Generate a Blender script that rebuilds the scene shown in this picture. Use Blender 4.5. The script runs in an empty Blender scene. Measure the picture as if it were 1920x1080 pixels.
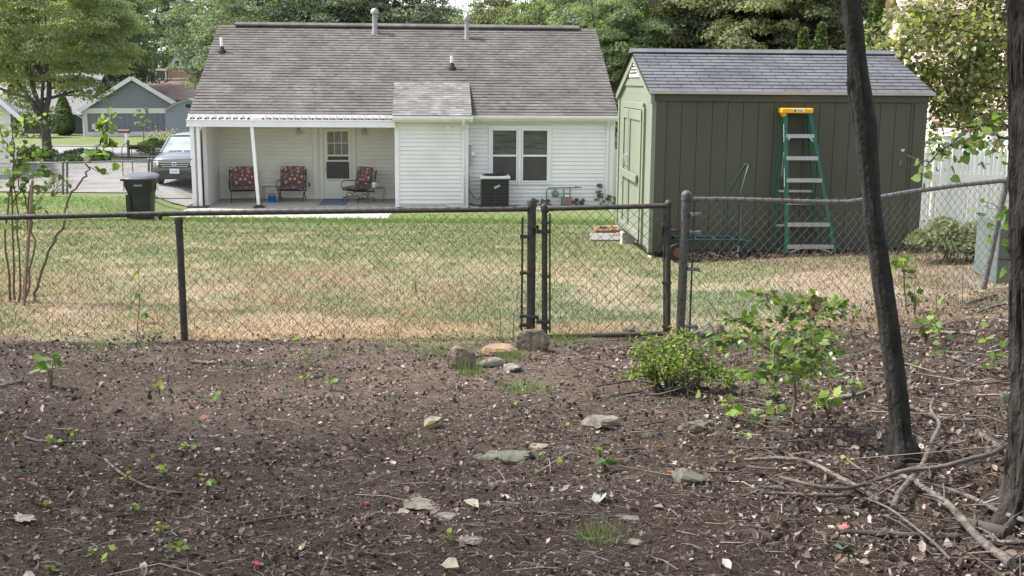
import bpy, math, random
import numpy as np
from mathutils import Vector, Matrix
random.seed(7); RNG=np.random.default_rng(7)
SC=bpy.context.scene; COL=SC.collection
# ---------------- camera, world, sun, exposure ----------------
F,PIT,ROL,HC=2152.0,0.1781,0.0075,3.907
cam=bpy.data.cameras.new('camera'); camo=bpy.data.objects.new('camera',cam); COL.objects.link(camo)
cam.sensor_width=36; cam.lens=F/1920*36; cam.clip_start=.05; cam.clip_end=600
_c,_s=math.cos(PIT),math.sin(PIT); _cr,_sr=math.cos(ROL),math.sin(ROL)
R0=Vector((1,0,0)); U0=Vector((0,_s,_c)); FW=Vector((0,_c,-_s))
RR=R0*_cr+U0*_sr; UU=U0*_cr-R0*_sr
M=Matrix.Identity(4)
for i in range(3): M[i][0]=RR[i];M[i][1]=UU[i];M[i][2]=-FW[i]
M[2][3]=HC; camo.matrix_world=M; SC.camera=camo
SC.render.resolution_x=1024; SC.render.resolution_y=576
SUN_EL,SUN_AZ=math.radians(54),math.radians(280)   # azimuth clockwise from +Y
w=bpy.data.worlds.new('World'); SC.world=w; w.use_nodes=True
nt=w.node_tree; bg=nt.nodes['Background']; sky=nt.nodes.new('ShaderNodeTexSky'); sky.sky_type='NISHITA'; sky.sun_disc=False
sky.sun_elevation=SUN_EL; sky.sun_rotation=SUN_AZ; sky.air_density=1.0; sky.dust_density=2.0; sky.ozone_density=1.0
hs=nt.nodes.new('ShaderNodeHueSaturation'); hs.inputs['Saturation'].default_value=.42; nt.links.new(sky.outputs[0],hs.inputs['Color']); nt.links.new(hs.outputs[0],bg.inputs[0]); bg.inputs[1].default_value=.15
sl=bpy.data.lights.new('sun','SUN'); sl.energy=2.7; sl.angle=math.radians(7); sl.color=(1,.96,.90)
so=bpy.data.objects.new('sun',sl); COL.objects.link(so)
sd=Vector((math.sin(SUN_AZ)*math.cos(SUN_EL),math.cos(SUN_AZ)*math.cos(SUN_EL),math.sin(SUN_EL)))
so.rotation_euler=sd.to_track_quat('Z','Y').to_euler(); so.location=(0,0,30)
SC.view_settings.view_transform='Standard'; SC.view_settings.look='None'; SC.view_settings.gamma=1; SC.view_settings.exposure=1.5
# ---------------- pixel helpers (photo 1920x1080) ----------------
def ray(px,py):
    U,V=px-960,py-540; u=U*_cr+V*_sr; v=-U*_sr+V*_cr
    dx,dz=u/F,-v/F
    return Vector((dx,_c+dz*_s,-_s+dz*_c))
def at(px,py,Y):
    d=ray(px,py); t=Y/d.y; return Vector((0,0,HC))+d*t
def sst(a,b,x):
    t=np.clip((x-a)/(b-a),0,1); return t*t*(3-2*t)
def hsh(i,j,s):
    h=(i*374761393+j*668265263+s*974711)&0xffffffff; h=((h^(h>>13))*1274126177)&0xffffffff
    return ((h^(h>>16))&0xffff)/65535.0
def vn(x,y,s=0):
    x=np.asarray(x,float);y=np.asarray(y,float)
    xi=np.floor(x).astype(np.int64);yi=np.floor(y).astype(np.int64);fx=x-xi;fy=y-yi;fx=fx*fx*(3-2*fx);fy=fy*fy*(3-2*fy)
    return (hsh(xi,yi,s)*(1-fx)+hsh(xi+1,yi,s)*fx)*(1-fy)+(hsh(xi,yi+1,s)*(1-fx)+hsh(xi+1,yi+1,s)*fx)*fy
def fbm(x,y,s=0,o=4):
    r=0;a=.5;n=0
    for k in range(o): r=r+a*vn(x*2**k+k*17.3,y*2**k-k*9.1,s+k);n+=a;a*=.5
    return r/n
KA=([-30,-10,0,3.6,9.3,12,15,20,25,29,32,33,38,50,64,84,140,300],[4,2.9,2.42,2.24,1.78,1.71,1.62,1.26,.83,.38,.06,-.02,-.02,-.1,-.2,-.3,-.3,0])
KB=([20,24,27,35,40,45,52,64,84,100,140,300],[1.26,.95,.72,.4,.34,.28,.18,0,-.2,-.2,0,1])
def H0(x,y):
    x=np.asarray(x,float);y=np.asarray(y,float)
    a=np.interp(y,*KA); b=np.where(y<20,a,np.interp(y,*KB))
    wl=sst(-10.1,-11.6,x)
    z=a*(1-wl)+b*wl
    z=z+.085*np.clip(x-1.9,0,7)*sst(17,12,y)+.013*np.clip(x+1,-6,0)*sst(14,9,y)*0.5
    return z
def H(x,y):
    x=np.asarray(x,float);y=np.asarray(y,float)
    k=sst(9.8,8.6,y)
    return H0(x,y)+k*((fbm(x*1.1,y*1.1,3)-.5)*.09+(fbm(x*6,y*6,5,3)-.5)*.05+(fbm(x*17,y*17,6,2)-.5)*.018)+(1-k)*(fbm(x*.8,y*.8,9,2)-.5)*.03*sst(30,20,y)
def hz(x,y): return float(H(x,y))
def og(px,py):
    d=ray(px,py); o=Vector((0,0,HC)); t=1.0; pt=t
    while t<200:
        p=o+d*t
        if p.z<hz(p.x,p.y):
            a,b=pt,t
            for _ in range(20):
                m=(a+b)/2; p=o+d*m
                if p.z<hz(p.x,p.y): b=m
                else: a=m
            p=o+d*b; return Vector((p.x,p.y,hz(p.x,p.y)))
        pt=t; t*=1.01
    return o+d*60
# ---------------- materials ----------------
def newmat(name):
    m=bpy.data.materials.new(name); m.use_nodes=True; return m,m.node_tree,m.node_tree.nodes['Principled BSDF']
def N(nt,t,**k):
    n=nt.nodes.new(t)
    for a,b in k.items(): setattr(n,a,b)
    return n
def mat(name,c,rough=.6,var=.15,sc=4,bump=0,bsc=None,metal=0,c2=None,dist=.01,coord='Object',spec=.4,stretch=None,dirt=0):
    m,nt,b=newmat(name); L=nt.links.new
    tc=N(nt,'ShaderNodeTexCoord'); src=tc.outputs[coord]
    if stretch:
        mp=N(nt,'ShaderNodeMapping'); mp.inputs['Scale'].default_value=stretch; L(src,mp.inputs[0]); src=mp.outputs[0]
    nz=N(nt,'ShaderNodeTexNoise'); nz.inputs['Scale'].default_value=sc; nz.inputs['Detail'].default_value=6; nz.inputs['Roughness'].default_value=.62; L(src,nz.inputs[0])
    cr=N(nt,'ShaderNodeValToRGB'); cr.color_ramp.elements[0].position=.32; cr.color_ramp.elements[1].position=.68
    c2=c2 or tuple(min(1,v*(1+var)) for v in c); c1=c if c2 is not None and var==0 else tuple(v*(1-var) for v in c)
    cr.color_ramp.elements[0].color=(*c1,1); cr.color_ramp.elements[1].color=(*c2,1); L(nz.outputs['Fac'],cr.inputs[0])
    out=cr.outputs[0]
    if dirt:
        n2=N(nt,'ShaderNodeTexNoise'); n2.inputs['Scale'].default_value=sc*.23; n2.inputs['Detail'].default_value=8; L(tc.outputs[coord],n2.inputs[0])
        r2=N(nt,'ShaderNodeValToRGB'); r2.color_ramp.elements[0].position=.45; r2.color_ramp.elements[1].position=.75; L(n2.outputs['Fac'],r2.inputs[0])
        mx=N(nt,'ShaderNodeMixRGB',blend_type='MULTIPLY'); mx.inputs[2].default_value=(1-dirt,1-dirt*1.05,1-dirt*1.2,1); L(r2.outputs[0],mx.inputs[0]); L(out,mx.inputs[1]); out=mx.outputs[0]
    L(out,b.inputs['Base Color'])
    b.inputs['Roughness'].default_value=rough; b.inputs['Metallic'].default_value=metal; b.inputs['Specular IOR Level'].default_value=spec
    if bump:
        n3=N(nt,'ShaderNodeTexNoise'); n3.inputs['Scale'].default_value=bsc or sc*6; n3.inputs['Detail'].default_value=5; L(src,n3.inputs[0])
        bp=N(nt,'ShaderNodeBump'); bp.inputs['Strength'].default_value=bump; bp.inputs['Distance'].default_value=dist; L(n3.outputs['Fac'],bp.inputs['Height']); L(bp.outputs[0],b.inputs['Normal'])
    return m
def ramp_mat(name,cols,rough=.7,trans=0,spec=.3,attr='rnd',nz=0,tcol=None,bump=0):
    m,nt,b=newmat(name); L=nt.links.new
    a=N(nt,'ShaderNodeAttribute',attribute_name=attr)
    cr=N(nt,'ShaderNodeValToRGB'); e=cr.color_ramp.elements
    while len(e)<len(cols): e.new(.5)
    for i,c in enumerate(cols): e[i].position=i/(len(cols)-1); e[i].color=(*c,1)
    L(a.outputs['Fac'],cr.inputs[0]); out=cr.outputs[0]
    if nz:
        tc=N(nt,'ShaderNodeTexCoord'); n=N(nt,'ShaderNodeTexNoise'); n.inputs['Scale'].default_value=nz; n.inputs['Detail'].default_value=6; L(tc.outputs['Object'],n.inputs[0])
        mr=N(nt,'ShaderNodeMapRange'); mr.inputs[1].default_value=.3;mr.inputs[2].default_value=.7;mr.inputs[3].default_value=.72; mr.inputs[4].default_value=1.25; L(n.outputs['Fac'],mr.inputs[0])
        vm=N(nt,'ShaderNodeVectorMath',operation='SCALE'); L(out,vm.inputs[0]); L(mr.outputs[0],vm.inputs['Scale']); out=vm.outputs[0]
        if bump:
            bp=N(nt,'ShaderNodeBump'); bp.inputs['Strength'].default_value=bump; bp.inputs['Distance'].default_value=.01; n5=N(nt,'ShaderNodeTexNoise'); n5.inputs['Scale'].default_value=nz*8; L(tc.outputs['Object'],n5.inputs[0]); L(n5.outputs['Fac'],bp.inputs['Height']); L(bp.outputs[0],b.inputs['Normal'])
    L(out,b.inputs['Base Color']); b.inputs['Roughness'].default_value=rough; b.inputs['Specular IOR Level'].default_value=spec
    if trans:
        t=N(nt,'ShaderNodeBsdfTranslucent'); mx=N(nt,'ShaderNodeMixShader'); mx.inputs[0].default_value=trans
        g=N(nt,'ShaderNodeMixRGB',blend_type='MULTIPLY'); g.inputs[0].default_value=1; g.inputs[2].default_value=(*(tcol or (1.6,1.6,.7)),1); L(out,g.inputs[1]); L(g.outputs[0],t.inputs[0])
        L(b.outputs[0],mx.inputs[1]); L(t.outputs[0],mx.inputs[2]); L(mx.outputs[0],nt.nodes['Material Output'].inputs[0])
    return m
# ---------------- mesh building ----------------
def finish(me,mats,smooth):
    for m in (mats if isinstance(mats,(list,tuple)) else [mats]): me.materials.append(m)
    if smooth: me.polygons.foreach_set('use_smooth',[True]*len(me.polygons))
    me.update()
def link(name,me,parent=None,loc=(0,0,0),rot=(0,0,0)):
    o=bpy.data.objects.new(name,me); COL.objects.link(o); o.location=loc; o.rotation_euler=rot
    if parent: o.parent=parent
    return o
def tag(o,label=None,cat=None,group=None,kind=None):
    if label:o['label']=label
    if cat:o['category']=cat
    if group:o['group']=group
    if kind:o['kind']=kind
    return o
def thing(name,label,cat,loc=(0,0,0),rz=0,group=None):
    return tag(link(name,None,None,loc,(0,0,rz)),label,cat,group)
def np_mesh(name,V,FC,mats,parent=None,rnd=None,col=None,smooth=False,mi=None):
    """FC: (n,k) int array or list of such arrays"""
    if not isinstance(FC,list): FC=[FC]
    me=bpy.data.meshes.new(name); V=np.ascontiguousarray(V,dtype=np.float32)
    me.vertices.add(len(V)); me.vertices.foreach_set('co',V.ravel())
    tot=np.concatenate([np.full(len(f),f.shape[1]) for f in FC]); idx=np.concatenate([f.ravel() for f in FC])
    me.loops.add(len(idx)); me.loops.foreach_set('vertex_index',idx.astype(np.int32))
    me.polygons.add(len(tot)); st=np.concatenate([[0],np.cumsum(tot)[:-1]]); me.polygons.foreach_set('loop_start',st.astype(np.int32)); me.polygons.foreach_set('loop_total',tot.astype(np.int32))
    if mi is not None: me.polygons.foreach_set('material_index',mi.astype(np.int32))
    me.update(calc_edges=True)
    if rnd is not None:
        a=me.attributes.new('rnd','FLOAT','POINT'); a.data.foreach_set('value',np.ascontiguousarray(rnd,dtype=np.float32))
    if col is not None:
        a=me.attributes.new('col','FLOAT_COLOR','POINT'); c4=np.ones((len(V),4),np.float32); c4[:,:3]=col; a.data.foreach_set('color',c4.ravel())
    finish(me,mats,smooth); return link(name,me,parent)
class MB:
    def __init__(s): s.v=[];s.f=[];s.r=[];s.m=[];s.mi=0
    def add(s,vs,fs,r=.5):
        o=len(s.v); s.v+=[tuple(v) for v in vs]; s.f+=[tuple(i+o for i in f) for f in fs]; s.r+=[r]*len(vs); s.m+=[s.mi]*len(fs); return s
    def box(s,x0,x1,y0,y1,z0,z1,r=.5):
        return s.add([(x,y,z) for x in(x0,x1) for y in(y0,y1) for z in(z0,z1)],[(0,1,3,2),(4,6,7,5),(0,4,5,1),(2,3,7,6),(0,2,6,4),(1,5,7,3)],r)
    def bar(s,p,q,w,h,up=(0,0,1),r=.5):
        p=Vector(p);q=Vector(q);d=(q-p).normalized();u=Vector(up)
        a=d.cross(u)
        if a.length<1e-4: a=d.cross(Vector((0,1,0)))
        a.normalize();b=a.cross(d)
        vs=[e+a*w/2*i+b*h/2*j for e in(p,q) for i in(-1,1) for j in(-1,1)]
        return s.add(vs,[(0,1,3,2),(4,6,7,5),(0,4,5,1),(2,3,7,6),(0,2,6,4),(1,5,7,3)],r)
    def tube(s,pts,rad,n=8,r=.5,wob=0):
        pts=[Vector(p) for p in pts]; k=len(pts)
        if not isinstance(rad,(list,tuple)): rad=[rad]*k
        vs=[];ref=None
        for i,p in enumerate(pts):
            d=(pts[min(i+1,k-1)]-pts[max(i-1,0)])
            if d.length<1e-9: d=Vector((0,0,1))
            d.normalize()
            if ref is None: ref=Vector((1,0,0)) if abs(d.x)<.8 else Vector((0,1,0))
            a=(ref-d*ref.dot(d)).normalized(); ref=a; b=d.cross(a)
            for j in range(n):
                t=2*math.pi*j/n; rr=rad[i]*(1+(random.uniform(-wob,wob) if wob else 0)); vs.append(p+(a*math.cos(t)+b*math.sin(t))*rr)
        fs=[(i*n+j,i*n+(j+1)%n,(i+1)*n+(j+1)%n,(i+1)*n+j) for i in range(k-1) for j in range(n)]
        fs+=[tuple(range(n))[::-1],tuple((k-1)*n+j for j in range(n))]
        return s.add(vs,fs,r)
    def lathe(s,prof,n=16,c=(0,0,0),r=.5):
        vs=[(c[0]+a*math.cos(2*math.pi*j/n),c[1]+a*math.sin(2*math.pi*j/n),c[2]+z) for a,z in prof for j in range(n)];k=len(prof)
        fs=[(i*n+j,i*n+(j+1)%n,(i+1)*n+(j+1)%n,(i+1)*n+j) for i in range(k-1) for j in range(n)]
        fs+=[tuple(range(n))[::-1],tuple((k-1)*n+j for j in range(n))]
        return s.add(vs,fs,r)
    def prism(s,poly,fn,a,b,r=.5):
        """poly 2D list, fn(u,v,w)->xyz, extruded w=a..b"""
        n=len(poly); vs=[fn(u,v,a) for u,v in poly]+[fn(u,v,b) for u,v in poly]
        fs=[tuple(range(n))[::-1],tuple(range(n,2*n))]+[(i,(i+1)%n,n+(i+1)%n,n+i) for i in range(n)]
        return s.add(vs,fs,r)
    def rock(s,c,rad,seed,n=10,m=7,flat=.55,amp=.28,r=.5):
        rnd=random.Random(seed); planes=[(Vector((rnd.gauss(0,1),rnd.gauss(0,1),rnd.gauss(0,1))).normalized(),rnd.uniform(.5,.85)) for _ in range(11)]
        vs=[]
        for i in range(m+1):
            ph=math.pi*i/m
            for j in range(n):
                th=2*math.pi*j/n; d=Vector((math.sin(ph)*math.cos(th),math.sin(ph)*math.sin(th),math.cos(ph))); q=1.0
                for nn,dd in planes:
                    t=d.dot(nn)
                    if t>.01: q=min(q,dd/t)
                q*=1+rnd.uniform(-.03,.03)
                vs.append((c[0]+d.x*q*rad[0],c[1]+d.y*q*rad[1],c[2]+d.z*q*rad[2]))
        fs=[(i*n+j,(i+1)*n+j,(i+1)*n+(j+1)%n,i*n+(j+1)%n) for i in range(m) for j in range(n)]
        return s.add(vs,fs,r)
    def xf(s,Mx,start=0):
        for i in range(start,len(s.v)): s.v[i]=tuple(Mx@Vector(s.v[i]))
        return s
    def build(s,name,mats,parent=None,smooth=False,bevel=0,loc=(0,0,0),rot=(0,0,0)):
        me=bpy.data.meshes.new(name); me.from_pydata(s.v,[],s.f)
        a=me.attributes.new('rnd','FLOAT','POINT'); a.data.foreach_set('value',s.r)
        me.polygons.foreach_set('material_index',s.m)
        finish(me,mats,smooth); o=link(name,me,parent,loc,rot)
        if smooth:
            try: me.set_sharp_from_angle(angle=math.radians(45))
            except Exception: pass
        if bevel:
            b=o.modifiers.new('bevel','BEVEL'); b.width=bevel; b.segments=2; b.limit_method='ANGLE'
        return o
# leaf templates: verts (x along leaf 0..1, y half width, z lift), faces
T_DIA=(np.array([(0,0,0),(.5,.33,.06),(1,0,0),(.5,-.33,.06)]),[(0,1,2),(0,2,3)])
T_OVAL=(np.array([(0,0,0),(.25,.26,.05),(.65,.27,.05),(1,0,-.05),(.65,-.27,.05),(.25,-.26,.05),(.5,0,0)]),[(0,6,1),(1,6,2),(2,6,3),(3,6,4),(4,6,5),(5,6,0)])
_mp=[(0,0),(.05,.3),(.22,.22),(.3,.5),(.45,.38),(.62,.62),(.62,.3),(.8,.2),(1,0)]
T_MAP=(np.array([(x,y,.1*abs(y)) for x,y in _mp]+[(x,-y,.1*abs(y)) for x,y in _mp[1:-1][::-1]]+[(.35,0,0)]),None)
_n=len(T_MAP[0])-1; T_MAP=(T_MAP[0],[(i,_n,(i+1)%_n) for i in range(_n)])
_hp=[(0,0),(-.08,.2),(.02,.42),(.3,.5),(.6,.36),(.85,.12),(1,0)]
T_HRT=(np.array([(x,y,.12*abs(y)) for x,y in _hp]+[(x,-y,.12*abs(y)) for x,y in _hp[1:-1][::-1]]+[(.4,0,0)]),None)
_n=len(T_HRT[0])-1; T_HRT=(T_HRT[0],[(i,_n,(i+1)%_n) for i in range(_n)])
T_CURL=(np.array([(0,0,.0),(.2,.28,.22),(.6,.3,.28),(1,0,.15),(.6,-.3,.2),(.2,-.25,.3),(.5,0,0)]),T_OVAL[1])
def leafarr(P,size,tmpl,bias=(0,0,1),bw=.8,nrm=None,rng=RNG,rnd=None,fwd=None,asp=1):
    P=np.asarray(P,float);n=len(P); tv,tf=tmpl
    Nn=rng.normal(size=(n,3))*1.0
    if nrm is not None: Nn=Nn*.6+nrm*1.0
    Nn=Nn+np.array(bias)*bw*1.5
    Nn/=np.linalg.norm(Nn,axis=1)[:,None]
    X=rng.normal(size=(n,3)) if fwd is None else fwd+rng.normal(size=(n,3))*.35
    X-=Nn*(X*Nn).sum(1)[:,None]; X/=np.linalg.norm(X,axis=1)[:,None]; Y=np.cross(Nn,X)
    s=(np.asarray(size)*np.ones(n))[:,None,None]
    V=P[:,None,:]+s*(tv[None,:,0:1]*X[:,None,:]+asp*tv[None,:,1:2]*Y[:,None,:]+tv[None,:,2:3]*Nn[:,None,:])
    k=len(tv); Fc=(np.array(tf)[None]+ (np.arange(n)*k)[:,None,None]).reshape(-1,3)
    r=rng.random(n) if rnd is None else rnd
    return V.reshape(-1,3),Fc,np.repeat(r,k)
def leaves(name,P,size,tmpl,m,parent=None,**k):
    V,Fc,r=leafarr(P,size,tmpl,**k); return np_mesh(name,V,Fc,m,parent,rnd=r)
def tubes_np(A,B,rad,k=3,mid=None):
    """n straight/bent sticks A->B ; returns verts,faces"""
    n=len(A); C=(A+B)/2 if mid is None else mid; D=B-A; D/=np.linalg.norm(D,axis=1)[:,None]+1e-9
    up=np.where(np.abs(D[:,2:3])>.8,np.array([[1.,0,0]]),np.array([[0,0,1.]])); a=np.cross(D,up); a/=np.linalg.norm(a,axis=1)[:,None]; b=np.cross(a,D)
    th=np.arange(k)*2*np.pi/k; ring=(np.cos(th)[None,:,None]*a[:,None,:]+np.sin(th)[None,:,None]*b[:,None,:])
    rad=np.asarray(rad)*np.ones(n); V=np.stack([A[:,None]+ring*rad[:,None,None],C[:,None]+ring*rad[:,None,None]*.9,B[:,None]+ring*rad[:,None,None]*.5],1).reshape(-1,3)
    f=[]
    for s in range(2):
        for j in range(k): f.append((s*k+j,s*k+(j+1)%k,(s+1)*k+(j+1)%k,(s+1)*k+j))
    Fc=(np.array(f)[None]+(np.arange(n)*3*k)[:,None,None]).reshape(-1,4)
    return V,Fc,3*k
def copy_tree(o,parent=None):
    c=o.copy(); COL.objects.link(c)
    if parent: c.parent=parent
    for ch in list(o.children): copy_tree(ch,c)
    return c
# ---------------- shared materials ----------------
M_SIDE=mat('vinyl_siding',(.70,.685,.67),.5,.04,2,dirt=.10)
M_CREAM=mat('cream_siding',(.68,.665,.58),.5,.04,2,dirt=.08)
M_WHITE=mat('white_trim',(.70,.69,.685),.4,.03,3,dirt=.08)
M_GLASS,_nt,_b=newmat('window_glass'); _b.inputs['Base Color'].default_value=(.012,.015,.016,1); _b.inputs['Roughness'].default_value=.06; _b.inputs['Specular IOR Level'].default_value=.8
M_SCREEN=mat('window_screen',(.045,.043,.04),.5,.25,9,spec=.5)
M_BLIND=mat('blind_glass',(.035,.04,.038),.15,.35,1.5,spec=.6,c2=(.13,.13,.115),stretch=(1,1,22))
M_SHING=ramp_mat('brown_shingles',[(.088,.078,.071),(.102,.092,.084),(.109,.099,.091),(.121,.111,.103)],.9,nz=1.1,bump=.3)
M_SHINGL=ramp_mat('light_shingles',[(.13,.122,.115),(.16,.15,.143),(.20,.19,.182)],.9,nz=2,bump=.3)
M_SHINGB=ramp_mat('grey_shingles',[(.084,.087,.098),(.092,.095,.106),(.10,.103,.114)],.85,nz=2,bump=.3)
M_CONC=mat('concrete',(.42,.39,.35),.85,.1,1.4,.4,20,dirt=.2)
M_GALV=mat('galvanised_steel',(.11,.11,.10),.5,.3,30,.3,60,metal=.35,c2=(.19,.19,.18))
M_DARKG=mat('weathered_steel',(.045,.042,.036),.6,.35,25,.4,80,metal=.2)
M_WIRE=mat('fence_wire',(.055,.05,.04),.65,.3,30,metal=.2)
M_BLACK=mat('black_metal',(.018,.017,.017),.4,.2,10)
M_RUB=mat('black_rubber',(.02,.02,.02),.8,.2,10)
M_SHEDSHADE=mat('shed_paint_shaded',(.064,.070,.044),.6,.06,1.6,.25,60,dirt=.14,stretch=(1,1,.25))  # shed paint with the unlit front's shade put into the colour
M_SHEDLIT=mat('shed_paint_lit',(.185,.208,.152),.6,.06,1.6,.25,60,dirt=.1,stretch=(1,1,.25))  # same shed paint, colour lightened for the sunlit door side
M_GREY=mat('grey_siding',(.19,.215,.25),.6,.06,1)
M_BARK=mat('bark',(.045,.037,.030),.9,.5,6,1.0,14,c2=(.10,.088,.075),dist=.02,stretch=(1,1,.25))
M_BARKG=mat('grey_bark',(.075,.066,.056),.9,.4,8,.9,30,c2=(.15,.135,.12),dist=.01,stretch=(1,1,.3))
M_STICK=mat('dead_wood',(.065,.052,.042),.85,.4,16,.9,60,c2=(.20,.17,.145),dist=.02)
M_ROCK=mat('field_stone',(.085,.068,.048),.9,.35,7,1,18,c2=(.22,.18,.135),dirt=.5,dist=.03)
M_ROCKO=mat('orange_stone',(.22,.14,.08),.9,.3,6,.8,20,c2=(.38,.27,.18),dirt=.25)
M_ROCKP=mat('pale_stone',(.12,.105,.085),.9,.3,12,1,25,c2=(.29,.26,.215),dirt=.35)
M_ROCKG=mat('mossy_stone',(.075,.074,.056),.9,.3,12,1,25,c2=(.18,.178,.14),dirt=.35)
M_STEM=mat('plant_stem',(.11,.085,.05),.8,.3,10)
M_ALU=mat('aluminium',(.42,.43,.43),.35,.1,8,metal=.6)
# ---------------- ground ----------------
def lerp(a,b,t): return a*(1-t[...,None])+np.array(b)*t[...,None]
def ground_col(x,y):
    n1=fbm(x*.55,y*.4,21);n2=fbm(x*1.6,y*1.3,22);n3=fbm(x*6,y*6,23,3); n4=fbm(x*.9+5,y*.9,27)
    c=np.ones(x.shape+(3,))*np.array((.185,.175,.10))
    c=lerp(c,(.125,.138,.06),sst(.30,.58,n1*.6+n2*.4+.06*sst(14,20,y)))
    c=lerp(c,(.30,.24,.15),sst(.56,.68,n2)*.5*sst(28,21,y))
    g=sst(20.5,24,y+ (n2-.5)*3); c=lerp(c,(.125,.155,.058),g*.8)
    # brown leafy patch left, behind the fence
    br=sst(14.3,12.6,y+(n4-.5)*2.2)*sst(.4,-.9,x+(n2-.5)*1.4)
    c=lerp(c,(.19,.135,.08),br*(.15+.85*sst(.42,.56,n2*.45+n3*.3+n4*.25)))
    c=lerp(c,(.22,.18,.12),sst(-1.5,-2.6,x)*sst(11.2,10.4,y)*sst(.45,.6,n4)*.7)
    gate_shade=sst(12.8,11.6,y+(n4-.5))*sst(-.9,.4,x); c=lerp(c,(.10,.118,.065),gate_shade*.75)  # shade around and right of the gate, painted into the grass as grey-green
    gl=sst(.52,.62,n2)*sst(13,12,y)*sst(-.5,-1.2,x)*sst(9.3,10,y); c=lerp(c,(.10,.13,.06),gl*.65)
    ch=sst(10.45,9.9,y+(n2-.5)*.9)*sst(-3.4,-2.4,x+(n2-.5)); c=lerp(c,(.255,.18,.108),(n3*.7+.55)*ch*(.3+.75*sst(.40,.58,n4*.5+n2*.5)))
    rt=sst(2.6,3.4,x+(n4-.5)*1.2)*sst(15.5,14,y); c=lerp(c,(.16,.12,.085),rt*.8)  # brown leaf litter, with the shade by the shed mixed into its colour
    dirt=sst(.60,.72,n4)*sst(17,16,y)*sst(9,11,y)*.5; c=lerp(c,(.33,.26,.19),dirt)
    # woodland soil
    edge=9.25+(n2-.5)*.7+.12*np.sin(x*1.3)+.35*sst(1.6,3.5,x)
    s=sst(edge+.18,edge-.18,y)
    soil=lerp(np.ones(x.shape+(3,))*np.array((.050,.036,.028)),(.100,.075,.058),sst(.35,.6,n1*.5+n2*.5)*sst(4.5,8,y))
    soil=lerp(soil,(.038,.026,.020),sst(6.3,3.8,y+(n2-.5)*2)*.75)
    c=c*(1-s[...,None])+soil*s[...,None]
    return c*(.8+.4*n3)[...,None],s
def graded(lo,a,b,hi,st,gr):
    m=list(np.arange(a,b,st)); d=st; q=b
    while q<hi: m.append(q); d*=gr; q+=d
    m.append(hi); d=st; q=a; l=[]
    while q>lo: d*=gr; q-=d; l.append(max(q,lo))
    return np.array(sorted(set(l+m)))
xs=graded(-110,-5,6,110,.07,1.07); ys=graded(-12,2.4,10,260,.055,1.025)
X,Y=np.meshgrid(xs,ys); Z=H(X,Y)
nx=len(xs); ii=(np.arange(len(ys)-1)[:,None]*nx+np.arange(nx-1)[None]).ravel()
c,s=ground_col(X,Y)
M_GROUND,nt,b=newmat('ground'); L=nt.links.new
a=N(nt,'ShaderNodeAttribute',attribute_name='col'); tc=N(nt,'ShaderNodeTexCoord')
n1=N(nt,'ShaderNodeTexNoise'); n1.inputs['Scale'].default_value=38; n1.inputs['Detail'].default_value=8; n1.inputs['Roughness'].default_value=.75; L(tc.outputs['Object'],n1.inputs[0])
mr=N(nt,'ShaderNodeMapRange'); mr.inputs[1].default_value=.40;mr.inputs[2].default_value=.62;mr.inputs[3].default_value=.35;mr.inputs[4].default_value=1.9
n9=N(nt,'ShaderNodeTexNoise'); n9.inputs['Scale'].default_value=170; n9.inputs['Detail'].default_value=4; L(tc.outputs['Object'],n9.inputs[0]); m9=N(nt,'ShaderNodeMath',operation='ADD'); L(n1.outputs['Fac'],m9.inputs[0]); L(n9.outputs['Fac'],m9.inputs[1]); m8=N(nt,'ShaderNodeMath',operation='MULTIPLY'); m8.inputs[1].default_value=.5; L(m9.outputs[0],m8.inputs[0]); L(m8.outputs[0],mr.inputs[0])
vm=N(nt,'ShaderNodeVectorMath',operation='SCALE'); L(a.outputs['Color'],vm.inputs[0]); L(mr.outputs[0],vm.inputs['Scale']); L(vm.outputs[0],b.inputs['Base Color']); b.inputs['Roughness'].default_value=.95; b.inputs['Specular IOR Level'].default_value=.15
bp=N(nt,'ShaderNodeBump'); bp.inputs['Strength'].default_value=.8; bp.inputs['Distance'].default_value=.02; L(n1.outputs['Fac'],bp.inputs['Height']); L(bp.outputs[0],b.inputs['Normal'])
tag(np_mesh('ground',np.stack([X,Y,Z],-1).reshape(-1,3),np.stack([ii,ii+1,ii+nx+1,ii+nx],1),M_GROUND,col=c.reshape(-1,3),smooth=True),kind='structure')
def sheet(name,x0,x1,y0,y1,dz,m,st=.5,yf=None):
    xx=np.linspace(x0,x1,max(2,int((x1-x0)/st)+1));yy=np.linspace(y0,y1,max(2,int((y1-y0)/st)+1));A,B=np.meshgrid(xx,yy);n=len(xx)
    if yf: B=B+yf(A)
    k=(np.arange(len(yy)-1)[:,None]*n+np.arange(n-1)[None]).ravel()
    return tag(np_mesh(name,np.stack([A,B,H(A,B)+dz],-1).reshape(-1,3),np.stack([k,k+1,k+n+1,k+n],1),m,smooth=True),kind='structure')
M_ASPH=mat('asphalt',(.17,.16,.155),.9,.12,.8,.5,60,c2=(.25,.235,.225),dirt=.15)
M_ROAD=mat('road_asphalt',(.22,.215,.225),.9,.08,.5,.5,60,dirt=.1)
sheet('driveway',-24,-10.15,35.6,53.5,.03,M_ASPH)
sheet('road',-60,40,56,66,.05,M_ROAD,1)
cb=MB()
for (ya) in (66.0,):
    for i in range(60):
        x=-60+i*1.6; cb.box(x,x+1.59,ya,ya+.2,hz(x,ya)-.1,hz(x,ya)+.13)
tag(cb.build('kerb',M_CONC),kind='structure')
# patio slab
ys0=at(600,412,32.75)
sb=MB().box(-9.95,-3.62,32.75,38.3,-.2,.0)
sb.box(-9.9,-3.6,38.31,38.4,-.2,0)
tag(sb.build('patio_slab',M_CONC,bevel=.01),kind='structure')
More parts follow.
